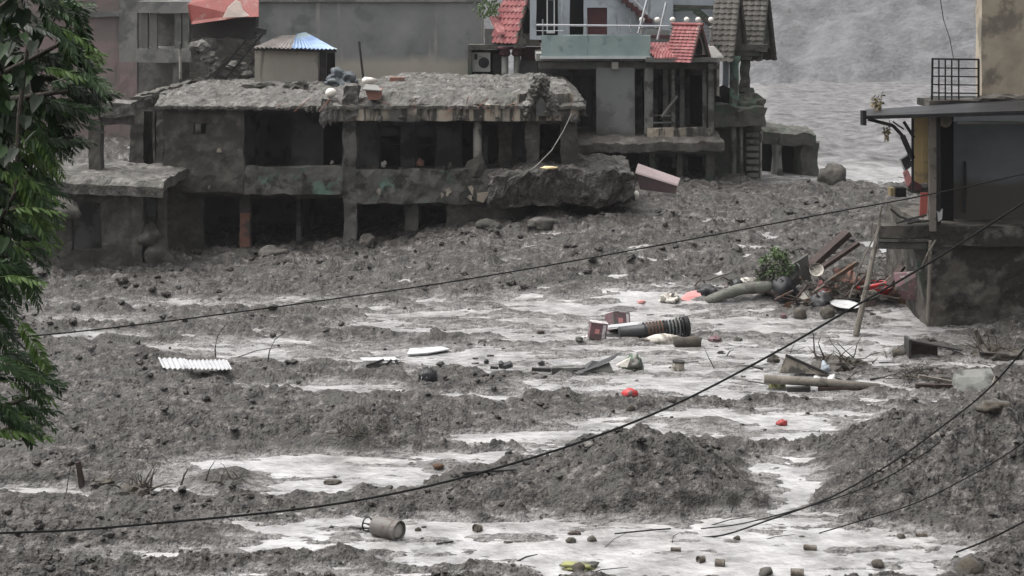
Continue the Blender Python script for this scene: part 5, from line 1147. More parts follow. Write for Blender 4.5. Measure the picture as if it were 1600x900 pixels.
t = thing('broken_table', og(600, 572), 'broken low table with white top and splayed dark legs', 'table')
part(t, 'top', 'white_plastic', ('bar', P(565, 562, yy(600, 572)), P(620, 561, yy(600, 572) + .3), .35, .03))
for x0, x1, y1 in ((618, 623, 574), (612, 600, 573), (600, 572, 572)): part(t, 'leg', 'dark_timber', ('bar', P(x0, 562, yy(600, 572) - .1), P(x1, y1, yy(600, 572) - .15), .05, .05))
Yd = yy(940, 581)
t = thing('bent_black_sheet', P(940, 581, Yd), 'bent black roofing sheet rising to a point from the stream', 'sheet')
part(t, 'sheet', 'black_plastic', ('prism', [P(903, 579, Yd), P(925, 565, Yd + .2), P(936, 567, Yd + .2), P(968, 553, Yd + .5), P(960, 560, Yd + .3), P(950, 566, Yd + .1), P(932, 574, Yd), P(912, 581, Yd - .1)], (0, .05, .02)))
part(t, 'underside', 'grey_wall', ('prism', [P(912, 581.5, Yd - .05), P(933, 574.5, Yd + .05), P(952, 566.5, Yd + .2), P(959, 581, Yd)], (0, .05, 0)))
lump('green_bag', 990, 579, .22, .16, .22, 'green_plastic', 'green plastic bag right of the bent black sheet', 'bag', .35, 1.5, 4, .6)
panel('white_scrap', [(962, 572), (985, 559, .1), (980, 574)], Yd - .05, .05, 'sack_white', 'white torn plastic between black sheet and green bag', 'plastic')
plank('pale_plank', (862, 578), (902, 577), Yd, Yd, .1, .10, 'grey_column', 'pale grey beam lying left of the bent black sheet', 'beam')
plank('dark_plank', (831, 577), (861, 578), Yd, Yd, .1, .08, 'dark_timber', 'short dark beam at the left end of the pale grey beam', 'beam')
plank('dark_batten', (896, 579), (914, 575), Yd - .05, Yd - .1, .05, .03, 'dark_timber', 'thin dark batten joining pale beam and bent black sheet', 'batten')
t = thing('broken_stool', og(786, 580), 'broken dark stool with pale edge lying in the stream', 'stool')
Ys = yy(786, 580)
part(t, 'seat', 'black_plastic', ('prism', [P(779, 569, Ys), P(784, 568, Ys), P(787, 572, Ys), P(798, 568, Ys), P(801, 574, Ys), P(790, 577, Ys), P(780, 576, Ys)], (0, .2, .03)))
part(t, 'pale_edge', 'white_plastic', ('bar', P(790, 578, Ys - .05), P(802, 579, Ys - .05), .04, .03))
part(t, 'leg', 'dark_metal', ('bar', P(766, 574, Ys), P(779, 575, Ys), .1, .05))
lump('black_can', 760, 568, .06, .06, .07, 'black_plastic', 'tiny black can in the stream left of the broken stool', 'can', .1, 1, 1, .6)
lump('black_can', 846, 571, .08, .06, .06, 'black_plastic', 'tiny dark block in the stream right of the broken stool', 'block', .1, 1, 2, .6)
t = thing('pale_stump', og(1059, 578), 'stubby pale stump with dark cap standing in water', 'stump'); c = og(1059, 578)
part(t, 'body', 'pale_panel', ('lathe', [(0, .17), (.1, .15), (.18, .14)], c, (.1, 0, 1), 10)); part(t, 'cap', 'dark_timber', ('lathe', [(.182, .15), (.22, .16), (.23, .1)], c, (.1, 0, 1), 10))
c = og(984, 622)
c.z += .02; t = thing('red_ball', c, 'bright red ball half buried in mud left of the foreground cable', 'ball')
part(t, 'shell', 'red_plastic', ('blob', (c.x, c.y, c.z + .07), (.18, .15, .13), .14, 1.2, 3, 3, -.3), smooth=True)
lump('red_scrap', 1221, 664, .10, .09, .07, material('dull_red', [(.24, .03, .03), (.30, .05, .05)], scale=4, rough=.6, bump=.2), 'dull red scrap lying on wet mud above the slack cables', 'scrap', .3, 1.4, 3, .6)
def twig(name, pts, r, label, cat='twig', mat='dark_timber', r1=None):
    b = og(*pts[0]); Yt_ = b.y
    q = [b - Vector((0, 0, .05))] + [P(x, y, Yt_) for x, y in pts[1:]]
    return solo(name, MB().tube(q, r, 5, True, r1 or r * .4), mat, label, cat)
twig('bent_rod', [(337, 560), (336, 545), (340, 525), (352, 508)], .02, 'dark curved rod standing behind the corrugated sheet')
twig('bent_rod', [(418, 565), (421, 548), (430, 530), (447, 518)], .018, 'thin curved rod standing right of the corrugated sheet')
twig('long_twig', [(352, 562), (400, 548), (450, 540)], .015, 'long thin twig lying between the two curved rods')

# --- right hand drift
Ye = yy(1250, 586)
t = thing('tilted_crate', P(1250, 586, Ye), 'tilted pale box panel half sunk right of the foreground cable', 'crate')
part(t, 'front_panel', 'pale_panel', ('prism', [P(1217, 583, Ye), P(1228, 556, Ye), P(1262, 569, Ye), P(1292, 585, Ye)], (0, .05, 0)))
part(t, 'top_edge', 'dark_timber', ('bar', P(1228, 555, Ye + .02), P(1293, 584, Ye + .02), .12, .06))
part(t, 'side', 'tower_plaster', ('prism', [P(1228, 556.5, Ye + .06), P(1262, 569.5, Ye + .06), P(1292, 585, Ye + .06), P(1300, 583, Ye + .5), P(1240, 560, Ye + .5)], (0, .03, 0)))
lump('mauve_cloth', 1289, 582, .10, .1, .17, 'pale_blue_wall', 'pale mauve cloth against the tilted box panel', 'cloth', .4, 2, 3, .4)
roots('driftwood_roots', 1310, 577, 40, 1.0, .45, .03, 'dark driftwood root clump behind the tilted box panel', seed=21)
twig('branch', [(1354, 574), (1335, 560), (1318, 545), (1308, 535)], .02, 'bare branch rising from the driftwood root clump', 'branch')
twig('branch', [(1232, 558), (1237, 545), (1243, 534)], .012, 'thin forked twig above the tilted box panel', 'branch')
Yf = yy(1290, 612)
t = thing('long_pipe', P(1290, 610, Yf), 'long pale hollow pipe lying across the drift line', 'pipe')
part(t, 'tube', 'old_wood', ('tube', [P(1194, 592, Yf + .2), P(1290, 598, Yf + .05), P(1374, 606, Yf - .1)], .10, 12), smooth=True)
part(t, 'mouth', 'black_void', ('lathe', [(0, .085), (.012, .075)], P(1374, 606, Yf - .1), (1, -.05, -.03), 12))  # black disc painting the dark inside the pipe
plank('sunken_beam', (1230, 609), (1266, 608), Yf, Yf, .12, .12, 'dark_timber', 'short dark beam under the left of the long pipe', 'beam')
plank('sunken_beam', (1278, 608), (1340, 609), Yf, Yf - .1, .12, .10, 'brown_wood', 'longer dark beam under the right of the long pipe', 'beam')
lump('olive_bag', 1216, 607, .18, .12, .12, 'olive_cloth', 'muddy olive bag under the left end of the long pipe', 'bag', .35, 1.5, 4)
panel('white_chair_piece', [(1288, 598), (1297, 588, .1), (1304, 586, .15), (1306, 597), (1300, 592)], Yf + .3, .05, 'white_plastic', 'broken white plastic piece behind the long pipe', 'plastic')
lump('white_crumb', 1276, 592, .09, .08, .05, 'white_plastic', 'small white crumb left of the broken white piece', 'plastic', .3, 2, 3)
Yg2 = yy(1445, 560)
t = thing('open_crate', P(1445, 560, Yg2), 'dark open wooden crate lying on its side below the right house', 'crate')
part(t, 'left_board', 'dark_timber', ('prism', [P(1420, 531, Yg2), P(1424, 530, Yg2), P(1424, 560, Yg2), P(1420, 560, Yg2)], (0, .5, 0)))
part(t, 'back_board', 'brown_wood', ('prism', [P(1421, 531, Yg2 + .45), P(1465, 540, Yg2 + .45), P(1465, 558, Yg2 + .45), P(1421, 560, Yg2 + .45)], (0, .05, 0)))
part(t, 'top_board', 'dark_timber', ('bar', P(1421, 531, Yg2 + .2), P(1500, 546, Yg2 + .3), .3, .04))
part(t, 'bottom_board', 'old_wood', ('bar', P(1421, 559, Yg2 + .2), P(1464, 559, Yg2 + .2), .45, .04))
lump('round_stone', 1406, 556, .2, .15, .13, 'root_brown', 'rounded brown stone left of the open crate', 'stone', .15, 1, 2, .5)
twig('wire_loop', [(1400, 556), (1394, 546), (1402, 540), (1416, 542)], .012, 'wire loop over the rounded brown stone', 'wire')
roots('uprooted_stump', 1555, 560, 50, .95, .55, .025, 'uprooted tree stump with tangled roots under the right house', seed=33)
twig('broken_branch', [(1540, 552), (1533, 535), (1524, 515)], .075, 'thick broken branch rising from the uprooted stump', 'branch', 'root_brown', .06)
twig('branch', [(1547, 530), (1540, 512), (1543, 498)], .012, 'thin bare twig above the uprooted stump', 'branch')
twig('branch', [(1560, 520), (1563, 500), (1558, 488)], .012, 'thin leaning twig right of the stump branch', 'branch')
Yh2 = yy(1530, 618)
t = thing('concrete_trough', P(1536, 618, Yh2), 'pale concrete trough tipped on its side on the mound crest', 'trough')
part(t, 'side_face', 'grey_column', ('prism', [P(1493, 612, Yh2), P(1496, 590, Yh2 + .3), P(1554, 587, Yh2 + .3), P(1542, 614, Yh2)], (0, .3, .1)))
part(t, 'end_face', 'pale_panel', ('prism', [P(1543, 615, Yh2 - .02), P(1555, 588, Yh2 + .25), P(1580, 604, Yh2 + .2), P(1576, 614, Yh2)], (.02, .1, .02)))
part(t, 'rim', 'dark_timber', ('bar', P(1555, 587, Yh2 + .22), P(1581, 604, Yh2 + .18), .05, .04))
roots('drift_sticks', 1425, 592, 22, .6, .3, .02, 'small pile of sticks between the long pipe and the trough', seed=41, core=False, cat='sticks')
plank('drift_beam', (1435, 588), (1500, 600), yy(1465, 600), yy(1465, 600), .10, .08, 'old_wood', 'grey beam running from the stick pile to the trough', 'beam')
plank('drift_beam', (1430, 603), (1490, 604), yy(1465, 606), yy(1465, 606), .12, .10, 'brown_wood', 'dark beam below the grey one beside the trough', 'beam')
plank('drift_beam', (1560, 594), (1640, 603), yy(1590, 605), yy(1590, 605), .08, .06, 'old_wood', 'thin pale beam right of the concrete trough', 'beam')
lump('tyre_piece', 1503, 590, .14, .1, .15, 'log_bark', 'rounded bark piece behind the concrete trough', 'bark', .1, 1, 3, .5)
lump('hollow_shade', 1552, 660, .26, .2, .14, 'root_brown', 'dark lump standing in for a shaded hollow near the crest of the right mound', 'clod', .35, 1.5, 3, .3)  # lump added where the bank has only a dark hollow
twig('branch', [(1385, 590), (1410, 578), (1440, 577), (1452, 570)], .012, 'long thin curved branch above the stick pile', 'branch')
lump('leafy_wad', 1208, 566, .14, .1, .12, 'root_brown', 'dark leafy wad left of the tilted box panel', 'leaves', .5, 2.4, 5, .5)
twig('leaning_stick', [(1118, 576), (1108, 560), (1100, 543)], .014, 'thin stick leaning out of the water right of the pale stump', 'stick')
twig('leaning_stick', [(1133, 557), (1140, 549), (1146, 546)], .02, 'short forked stick above the thin leaning one', 'stick')

# --- left foreground drift
twig('stump_post', [(128, 762), (125, 742), (121, 722)], .07, 'dark broken post standing in mud at the lower left', 'post', 'brown_wood', .05)
roots('drift_roots', 215, 772, 26, .5, .35, .022, 'dark root mass in the pool at the lower left', seed=51)
roots('drift_roots', 360, 757, 22, .42, .28, .014, 'bare twiggy brush on the mud islet in the pool', seed=52, core=False)
roots('drift_roots', 160, 760, 12, .35, .2, .02, 'small root snag beside the dark broken post', seed=53)
twig('snag', [(282, 757), (288, 742), (294, 732)], .035, 'pointed snag between the root mass and the twiggy brush', 'snag', 'root_brown', .01)
twig('snag', [(320, 750), (328, 732), (336, 720)], .014, 'thin upright twig left of the twiggy brush', 'snag')
twig('snag', [(103, 770), (106, 752), (110, 730), (92, 700)], .010, 'very thin bent twig left of the dark broken post', 'snag')
lump('brick', 685, 731, .11, .08, .05, 'rust', 'lone muddy brick in the pool below the dark mud field', 'brick', .12, 1, 3, .7)
lump('stone', 520, 755, .16, .1, .05, 'root_brown', 'flat dark stone in the middle pool', 'stone', .3, 2, 4)
plank('flat_plank', (722, 738), (806, 733), yy(760, 742), yy(760, 742), .10, .03, 'dark_timber', 'dark flat plank at the left tip of the mud mound', 'plank')
roots('buried_brush', 550, 690, 26, .7, .3, .014, 'low clump of buried brush on the dark mud field', seed=61, core=False, cat='brush')

# --- gas cylinder and small things in the front pool
c = og(602, 838); ax = Vector((.82, -.57, .02)).normalized(); R = .165
GC = thing('gas_cylinder', c, 'rusty red gas cylinder lying on its side in the front pool', 'gas cylinder')
o = c + Vector((-.23, .16, R - .03))
material('cylinder_paint', [(.062, .036, .032), (.085, .05, .044), (.10, .08, .07)], scale=6, rough=.55, bump=.3, bscale=20, stain=(.12, .11, .10), stain_scale=5, stain_amt=.7)
part(GC, 'body', 'cylinder_paint', ('lathe', [(.0, .05), (.015, .09), (.05, .14), (.09, R), (.13, R), (.28, R), (.30, R + .004), (.32, R), (.44, R), (.48, R - .012), (.52, .12), (.535, .05)], o, ax, 28), smooth=True)
part(GC, 'foot_ring', 'cylinder_paint', ('lathe', [(.47, .135), (.49, .150), (.585, .153), (.59, .158), (.585, .163), (.49, .160), (.47, .145)], o, ax, 28, False), smooth=True)
part(GC, 'base_dome', 'column_white', ('lathe', [(.548, .134), (.562, .105), (.572, .06), (.575, .01)], o, ax, 24), smooth=True)
cr = part(GC, 'collar_ring', 'dark_metal', ('lathe', [(-.105, .105), (-.125, .11), (-.13, .118), (-.12, .125), (-.105, .118)], o, ax, 24, False), smooth=True)
for k in range(3):
    an = k * 2.09 + .4; sd = ax.cross(Vector((0, 0, 1))).normalized(); u = sd.cross(ax)
    q = o + (sd * math.cos(an) + u * math.sin(an)) * .112
    part(cr, 'collar_stay', 'dark_metal', ('bar', q + ax * .05, q - ax * .11, .035, .012))
part(GC, 'valve', 'rust', ('lathe', [(0, .03), (-.04, .03), (-.05, .018), (-.09, .018)], o, ax, 10))
def can(x, y, r, L, ax, mat, label, group='cans in the front pool'):
    c = og(x, y); a = Vector(ax).normalized(); t = thing('tin_can', c, label, 'can', group); o = c + Vector((0, 0, r * .75)) - a * L / 2
    part(t, 'body', mat, ('lathe', [(0, r), (L * .05, r * 1.04), (L * .1, r), (L * .9, r), (L * .95, r * 1.04), (L, r), (L - .004, r * .9), (L * .75, r * .88)], o, a, 16, True), smooth=False)
    part(t, 'mouth', 'black_void', ('lathe', [(-.002, r * .9), (-.004, r * .85)], o, a, 14))  # black disc on the closed end paints the can's inner shade
material('can_rust', [(.05, .04, .032), (.10, .082, .066), (.20, .18, .155)], scale=14, rough=.7, bump=.3)
can(746, 830, .065, .13, (-.7, -.6, .3), 'can_rust', 'brown can standing tilted in water right of the gas cylinder')
can(1095, 878, .055, .12, (-.8, -.6, .1), 'can_rust', 'left of the pair of rusty cans in the front pool')
can(1125, 884, .06, .15, (1, -.25, 0), 'can_rust', 'right can of the rusty pair in the front pool')
can(1246, 899, .06, .2, (1, -.15, 0), 'can_rust', 'rusty can lying at the bottom edge of the picture')
can(1266, 859, .045, .2, (1, -.05, -.1), 'can_rust', 'long brown can half sunk in the water above the rusty pair')
can(1056, 861, .035, .16, (1, -.05, 0), 'can_rust', 'thin can floating left of the long half sunk one')
can(1440, 838, .035, .18, (1, 0, .05), 'can_rust', 'thin pale can near the foot of the right mound')
for x, y, r, lb in ((653, 829, .05, 'tiny dark stone just right of the gas cylinder'), (892, 847, .08, 'dark stone in the middle of the front pool'), (924, 845, .075, 'dark round stone right beside the other in mid pool'),
        (1196, 898, .11, 'dark clod poking out at the bottom edge'), (1408, 840, .07, 'small brown stone near the foot of the right mound'), (1152, 843, .06, 'little pointed stone in shallow water'), (1372, 884, .1, 'flat dark stone at the lower right pool'),
        (1517, 896, .22, 'large mud lump at the lower right corner'), (905, 893, .12, 'pale stone beside the olive cloth'), (985, 640, .1, 'stone behind the foreground cable below the red ball')):
    lump('stone', x, y, r, r * .9, r * .75, 'root_brown', lb, 'stone', .3, 1.4, x * .1, .35, 'stones in the front pool', 2)
lump('olive_cloth', 905, 888, .26, .16, .06, 'olive_cloth', 'crumpled yellow green cloth in shallow mud at the bottom', 'cloth', .5, 2.2, 4, .5)
twig('stick', [(905, 897), (940, 890), (982, 886)], .012, 'thin stick lying right of the crumpled cloth', 'stick')
twig('stick', [(803, 875), (822, 870), (840, 866)], .02, 'short dark stick in the front pool', 'stick')
twig('stick', [(1140, 800), (1150, 783), (1185, 752)], .012, 'upright bare twig right of the mud mound', 'stick')
twig('stick', [(1098, 820), (1140, 812), (1180, 806)], .012, 'flat twig below the upright bare twig', 'stick')
twig('stick', [(1050, 848), (1052, 838), (1060, 833)], .012, 'tiny forked twig poking from the pool', 'stick')
twig('stick', [(1180, 842), (1210, 839), (1242, 835)], .010, 'thin floating twig near the pointed stone', 'stick')
twig('stick', [(940, 855), (960, 842), (985, 830)], .008, 'fine wire sticking out of the pool', 'stick')

# --- splintered sticks and boards tangled in the drift, and scraps in the shallows
rs2 = random.Random(91)
HUE = {'brown_wood': 'dark brown', 'old_wood': 'pale grey', 'rust': 'rust brown', 'root_brown': 'earth brown', 'dark_timber': 'blackish', 'black_plastic': 'black', 'roof_mud': 'grey'}
LM = [(1276, 428, 'white pan'), (1247, 462, 'tipped grey tub'), (1212, 450, 'green shrub'), (1284, 475, 'black rubbish bag'), (1320, 480, 'white basin'), (1368, 455, 'red tub'), (1325, 440, 'orange tarpaulin'), (1396, 465, 'orange rag'), (1345, 490, 'leaning pole'),
      (1250, 572, 'tilted box panel'), (1310, 565, 'driftwood root clump'), (1230, 598, 'left end of the long pipe'), (1365, 604, 'right end of the long pipe'), (1445, 548, 'open crate'), (1555, 545, 'uprooted stump'), (1536, 604, 'concrete trough'), (1425, 588, 'stick pile'),
      (1030, 515, 'ribbed duct'), (1035, 528, 'floating white sack'), (933, 522, 'standing purple carton'), (940, 570, 'bent black sheet'), (990, 570, 'green bag'), (786, 574, 'broken stool'), (668, 588, 'black wire bundle'), (670, 552, 'flat white board'), (600, 566, 'broken low table'), (984, 616, 'red ball'),
      (1059, 572, 'pale stump'), (602, 822, 'gas cylinder'), (746, 824, 'tilted brown can'), (908, 846, 'two dark pool stones'), (1110, 880, 'pair of rusty cans'), (1266, 856, 'long half sunk can'), (905, 886, 'yellow green cloth'), (1130, 460, 'grey log'), (1405, 838, 'foot of the right mound'), (1250, 492, 'two round pots'), (1153, 530, 'sodden log')]
SEEN = set()
def fresh(l):
    if l in SEEN: return False
    SEEN.add(l); return True
def near(x, y):
    q = min(LM, key=lambda l: (l[0] - x) ** 2 + 4 * (l[1] - y) ** 2); dx, dy = x - q[0], y - q[1]
    if abs(dx) > 2 * abs(dy): return ('right of the ' if dx > 0 else 'left of the ') + q[2]
    return ('in front of the ' if dy > 0 else 'behind the ') + q[2]
for k in range(44):
    x, y = rs2.uniform(1080, 1420) if k % 4 == 0 else rs2.uniform(1220, 1410), rs2.uniform(440, 482); c = og(x, y); L = rs2.uniform(.3, 1.1); an = rs2.uniform(-.5, 1.0); sg = rs2.choice((-1, 1)); d = Vector((math.cos(an) * sg, rs2.uniform(-.4, .4), abs(math.sin(an)) * .8 + .05)).normalized()
    a = c + Vector((0, 0, .05 + rs2.random() * .25)) - d * .1; mt = rs2.choice(('brown_wood', 'old_wood', 'rust', 'root_brown', 'dark_timber'))
    lab_ = f"{'long' if L > .7 else 'short'} {HUE[mt]} splinter pointing {'right' if sg > 0 else 'left'} {near(x, y)}"
    if fresh(lab_): solo('splinter', MB().bar(a, a + d * L, rs2.uniform(.03, .10), rs2.uniform(.02, .05)), mt, lab_, 'stick', 'splinters in the rubbish heap')
for k in range(18):
    x, y = rs2.uniform(1225, 1415), rs2.uniform(445, 482); c = og(x, y) + Vector((0, 0, rs2.uniform(0, .3))); w_, h_ = rs2.uniform(.15, .4), rs2.uniform(.1, .3); mt = rs2.choice(('brown_wood', 'rust', 'grey_wall', 'carton_purple', 'orange_tarp', 'dark_timber', 'sack_white'))
    u_ = Vector((rs2.uniform(.5, 1), rs2.uniform(-.5, .5), rs2.uniform(-.5, .7))).normalized(); v_ = u_.cross(Vector((rs2.uniform(-.3, .3), -1, rs2.uniform(-.2, .5)))).normalized(); n_ = u_.cross(v_)
    pts = [c - u_ * w_, c - u_ * w_ * .7 + v_ * h_, c + u_ * w_ * rs2.uniform(.5, 1) + v_ * h_ * rs2.uniform(.7, 1.2), c + u_ * w_, c + u_ * w_ * .3 - v_ * h_ * .2]
    hue = {'grey_wall': 'grey', 'carton_purple': 'dull purple', 'orange_tarp': 'faded orange', 'sack_white': 'off white'}.get(mt) or HUE[mt]
    lab_ = f"{'large' if w_ > .27 else 'small'} {hue} board fragment {near(x, y)} in the heap"
    if fresh(lab_): solo('broken_board', MB().prism(pts, n_ * .035), mt, lab_, 'board', 'board fragments in the rubbish heap')
for k in range(34):
    x, y = rs2.uniform(1185, 1590), rs2.uniform(548, 612)
    c = og(x, y); L = rs2.uniform(.2, .9); an = rs2.uniform(0, 6.28); d = Vector((math.cos(an), math.sin(an) * .5, rs2.uniform(-.02, .25))).normalized(); a = c + Vector((0, 0, .03)); mt = rs2.choice(('old_wood', 'root_brown', 'dark_timber'))
    p1_ = a + d * L * .5 + Vector((0, 0, rs2.uniform(-.02, .06)))
    lab_ = f"{'long' if L > .55 else 'short'} {HUE[mt]} stick pointing {'right' if d.x > 0 else 'left'} {near(x, y)}"
    if fresh(lab_): solo('drift_stick', MB().tube([a, p1_, a + d * L], rs2.uniform(.008, .03), 5, r1=.006), mt, lab_, 'stick', 'loose sticks on the drift line')
for k in range(44):
    x, y = rs2.uniform(560, 1480), rs2.choice((rs2.uniform(480, 560), rs2.uniform(555, 622), rs2.uniform(556, 600), rs2.uniform(815, 860))); c = og(x, y); r = rs2.uniform(.025, .07); mt = rs2.choice(('root_brown', 'black_plastic', 'brown_wood', 'dark_timber'))
    big_ = 'larger' if r > .048 else 'tiny'
    if not fresh(f'{big_}{mt}{bool(k % 3)}{near(x, y)}'): continue
    if k % 3: solo('flotsam', MB().blob((c.x, c.y, c.z + r * .2), (r * 1.6, r, r * .55), .6, 2.2, 2, k * 1.3), mt, f"{big_} {HUE[mt]} lump in shallow water {near(x, y)}", 'scrap', 'scraps in the shallow water')
    else: solo('flotsam', MB().bar(c + Vector((-r * 3, 0, .015)), c + Vector((r * 3, r * rs2.uniform(-2, 2), .03)), r * .6, .02), mt, f"{big_} {HUE[mt]} sliver in shallow water {near(x, y)}", 'scrap', 'scraps in the shallow water')
# ------------------------------------------------------------------ tree at the left edge
material('leaf_dark', [(.006, .012, .005), (.012, .021, .008)], scale=6, rough=.5, bump=0, spec=.22)  # darkest green; within the tree it paints the inner shadow
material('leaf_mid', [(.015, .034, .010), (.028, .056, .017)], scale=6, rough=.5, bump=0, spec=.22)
material('leaf_lit', [(.045, .085, .016), (.075, .125, .03)], scale=6, rough=.5, bump=0, spec=.22)  # brighter green painting the light on the outer fronds
material('bark', [(.05, .042, .034), (.09, .078, .064)], scale=8, rough=.9, bump=.7, bscale=30, stretch=(1, 1, .25))
YT = 12.2
def frond_mesh(name, seed, L, pairs, ll, mat):
    rn = random.Random(seed); m = MB()
    def ax(t): return Vector((L * t, 0, -L * .38 * t * t))
    m.tube([ax(k / 6) for k in range(7)], .004, 4, r1=.0015)
    for k in range(pairs):
        t = .12 + .86 * k / (pairs - 1); p = ax(t); sz = ll * (.75 + .5 * math.sin(math.pi * min(1, t * .9 + .1))) * rn.uniform(.85, 1.1)
        for s in (-1, 1):
            d = Vector((.62 + rn.gauss(0, .08), s * (.75 - .25 * t), -.42 + rn.gauss(0, .14))).normalized()
            wv = d.cross(Vector((rn.gauss(0, .3), rn.gauss(0, .3), 1))).normalized() * sz * .14; dn = Vector((0, 0, -sz * .14))
            q = [p, p + d * sz * .35 + wv, p + d * sz * .35 - wv, p + d * sz * .7 + wv * .75 + dn * .4, p + d * sz * .7 - wv * .75 + dn * .4, p + d * sz + dn, p + d * sz * .35 + Vector((0, 0, -sz * .03)), p + d * sz * .7 + dn * .5]
            m.add([tuple(v) for v in q], [(0, 1, 6), (0, 6, 2), (1, 3, 7, 6), (6, 7, 4, 2), (3, 5, 7), (7, 5, 4)])
    me = bpy.data.meshes.new(name); me.from_pydata(m.v, [], m.f); me.materials.append(M[mat]); return me
def heart_mesh(name, mat):
    pts = [(0, 0), (-.25, .12), (-.42, -.05), (-.40, -.35), (-.2, -.75), (0, -1.05), (.2, -.75), (.40, -.35), (.42, -.05), (.25, .12)]
    vs = [(x, -.16 * abs(x) + .05 * y, y) for x, y in pts] + [(0, .02, -.45)]
    me = bpy.data.meshes.new(name); me.from_pydata(vs, [], [(10, i, (i + 1) % 10) for i in range(10)]); me.materials.append(M[mat]); return me
FM = [frond_mesh('leaf_frond', i, L, n, ll, mt) for i, (L, n, ll, mt) in enumerate(((.40, 15, .080, 'leaf_dark'), (.44, 16, .078, 'leaf_mid'), (.36, 14, .072, 'leaf_mid'), (.40, 15, .078, 'leaf_lit'), (.33, 13, .07, 'leaf_dark'), (.42, 16, .078, 'leaf_mid')))]
HM = [heart_mesh('heart_leaf', 'leaf_dark'), heart_mesh('heart_leaf', 'leaf_mid')]
tb = Vector((wx(-140, YT), YT + .6, 0)); tb.z = gz(tb.x, tb.y) - .2
TR = thing('tree', tb, 'green feathery leaved tree filling the left edge of the picture', 'tree')
tw = random.Random(77)
trunk = [tb, tb + Vector((.05, 0, 2.0)), tb + Vector((-.1, .1, 4.2)), tb + Vector((.05, .05, 6.4)), tb + Vector((.0, 0, 8.6)), tb + Vector((.1, 0, 10.4))]
part(TR, 'trunk', 'bark', ('tube', trunk, .22, 12, True, .06), smooth=True)
def edge(y): return float(np.interp(y, [-40, 20, 60, 90, 150, 180, 215, 260, 320, 370, 420, 470, 500, 530, 570, 610, 650, 690, 720], [118, 128, 142, 163, 172, 152, 128, 104, 98, 92, 74, 70, 22, 26, 72, 90, 78, 66, 10]))
limbs = []
for y, xe, dy in ((-30, 60, -.3), (60, 110, .1), (140, 120, -.2), (230, 70, .3), (310, 70, -.3), (390, 45, .1), (450, 20, .4), (560, 35, -.2), (620, 50, .2), (660, 30, .0)):
    e = P(xe, y, YT + dy); s0 = tb + Vector((0, 0, max(1.0, e.z - tb.z - RND.uniform(.3, .9)))); mid = s0.lerp(e, .5) + Vector((0, 0, .12))
    part(TR, 'limb', 'bark', ('tube', [s0, mid, e], .045, 7, True, .012), smooth=True); limbs.append((s0, mid, e))
fr = []
def add_frond(x, y, Y, ang, mesh, sc_=1.0, pitch=None, roll=None):
    o = bpy.data.objects.new('leaf_frond', mesh); COL.objects.link(o); o.parent = TR
    o.location = P(x, y, Y) - tb
    d = Vector((math.cos(ang), tw.uniform(-.45, .45), math.sin(ang))).normalized()
    o.rotation_mode = 'QUATERNION'
    up = Vector((0, tw.uniform(-.9, -.1), 1)); sy = up.cross(d).normalized(); uz = d.cross(sy)
    o.rotation_quaternion = Matrix((d, sy, uz)).transposed().to_quaternion(); o.scale = (sc_,) * 3
    return o
# fronds that make the outline
for y in np.linspace(-20, 690, 100):
    for rep in range(2):
        e = edge(y) + tw.gauss(0, 8)
        if e < 35 and (rep or tw.random() < .5): continue
        if y > 400 and (tw.random() < (.6 if rep else .1)): continue
        ang = math.radians(tw.uniform(-50, 15) if y > 250 else tw.uniform(-65, 30))
        mi = tw.choice((1, 2, 5, 3)) if (60 < y < 130 or 250 < y < 480 or y > 560) else tw.choice((0, 1, 4, 2))
        if 55 < y < 105 and rep == 0: mi = 3
        if 250 < y < 400 and tw.random() < .4: mi = 3
        sc_ = tw.uniform(.75, 1.1); ln = (.40, .44, .36, .40, .33, .42)[mi] * sc_ * F / YT * .97
        x = e - ln * math.cos(ang) - (tw.uniform(0, 45) if rep else 0)
        add_frond(x, y + ln * math.sin(ang) - ln * .2, YT + tw.uniform(-.5, .5), ang, FM[mi], sc_)
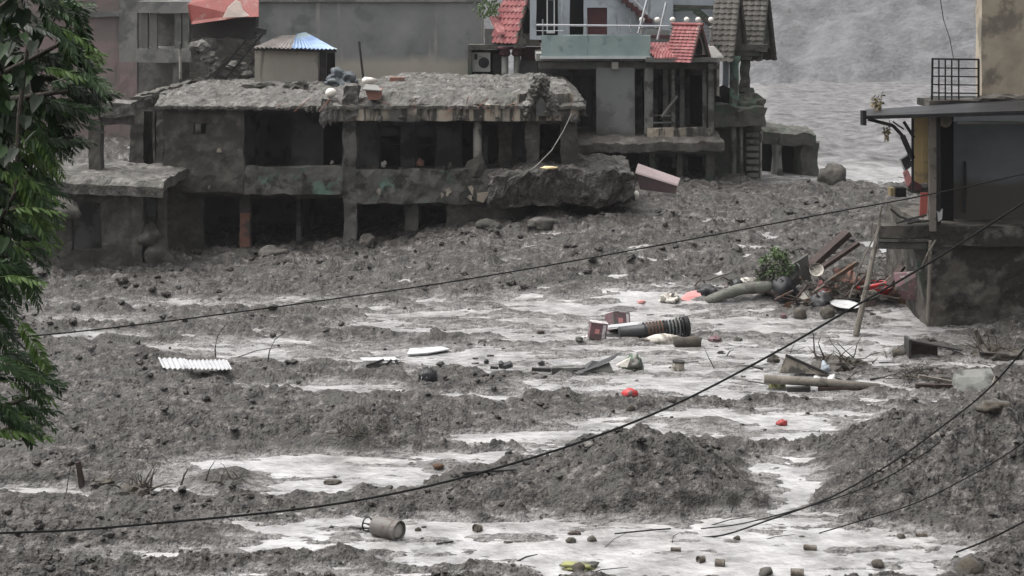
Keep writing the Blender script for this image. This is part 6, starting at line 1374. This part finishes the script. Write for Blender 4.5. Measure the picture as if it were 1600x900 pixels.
# inner mass, its shade painted with mostly dark leaf greens
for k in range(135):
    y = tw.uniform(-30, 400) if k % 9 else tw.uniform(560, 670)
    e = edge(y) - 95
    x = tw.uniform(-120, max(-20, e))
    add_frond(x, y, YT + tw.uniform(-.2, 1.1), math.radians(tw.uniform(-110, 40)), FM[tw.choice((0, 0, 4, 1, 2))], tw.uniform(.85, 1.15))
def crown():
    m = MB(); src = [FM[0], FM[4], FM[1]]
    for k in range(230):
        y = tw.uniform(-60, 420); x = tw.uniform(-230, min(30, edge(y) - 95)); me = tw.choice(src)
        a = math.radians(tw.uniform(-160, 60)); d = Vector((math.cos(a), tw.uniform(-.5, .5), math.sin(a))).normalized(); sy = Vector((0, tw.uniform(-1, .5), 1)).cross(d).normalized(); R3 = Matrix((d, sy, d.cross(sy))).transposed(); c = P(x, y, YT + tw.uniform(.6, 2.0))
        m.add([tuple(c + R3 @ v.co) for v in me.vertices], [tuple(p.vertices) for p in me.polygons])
    o = m.build('crown', 'leaf_dark', TR); o['kind'] = 'stuff'  # all in the darkest green, shade deep in the tree painted in
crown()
# climber with heart shaped leaves
vb = Vector((wx(-90, YT - .3), YT - .3, 0)); vb.z = gz(vb.x, vb.y) - .1
V = thing('climbing_vine', vb, 'dark climber with broad heart shaped leaves hanging through the tree', 'vine')
stem = [vb, vb + Vector((-.1, .1, 3)), P(-70, 520, YT - .2), P(-20, 380, YT - .2), P(25, 300, YT - .3), P(30, 180, YT - .3), P(45, 60, YT - .3), P(20, -40, YT - .2)]
part(V, 'stem', 'bark', ('tube', stem, .03, 7, True, .012))
for k in range(95):
    y = tw.uniform(-20, 260) if k % 5 else tw.uniform(250, 400)
    x = tw.uniform(-25, 70 if 40 < y < 230 else 40)
    o = bpy.data.objects.new('heart_leaf', HM[k % 3 == 0]); COL.objects.link(o); o.parent = V
    o.location = P(x, y, YT - .35 + tw.uniform(-.3, .5)) - vb
    o.rotation_euler = (tw.gauss(-.35, .35), tw.gauss(0, .4), tw.gauss(0, .6)); s = tw.uniform(.08, .14); o.scale = (s, s, s)
# ------------------------------------------------------------------ rain haze
hz = MB().box(-130, 130, -6, 186, -2.6, 13.5)
HZ = hz.build('haze', 'mud')
hm = bpy.data.materials.new('haze_air'); hm.use_nodes = True
hm.node_tree.nodes.clear()
pv = hm.node_tree.nodes.new('ShaderNodeVolumePrincipled'); pv.inputs['Color'].default_value = (.9, .9, .93, 1)
pv.inputs['Density'].default_value = 0.00020; pv.inputs['Anisotropy'].default_value = 0.2
ho = hm.node_tree.nodes.new('ShaderNodeOutputMaterial'); hm.node_tree.links.new(pv.outputs[0], ho.inputs['Volume'])
HZ.data.materials.clear(); HZ.data.materials.append(hm)
tag(HZ, 'pale rain haze hanging over the whole flooded valley', 'haze', kind='stuff')
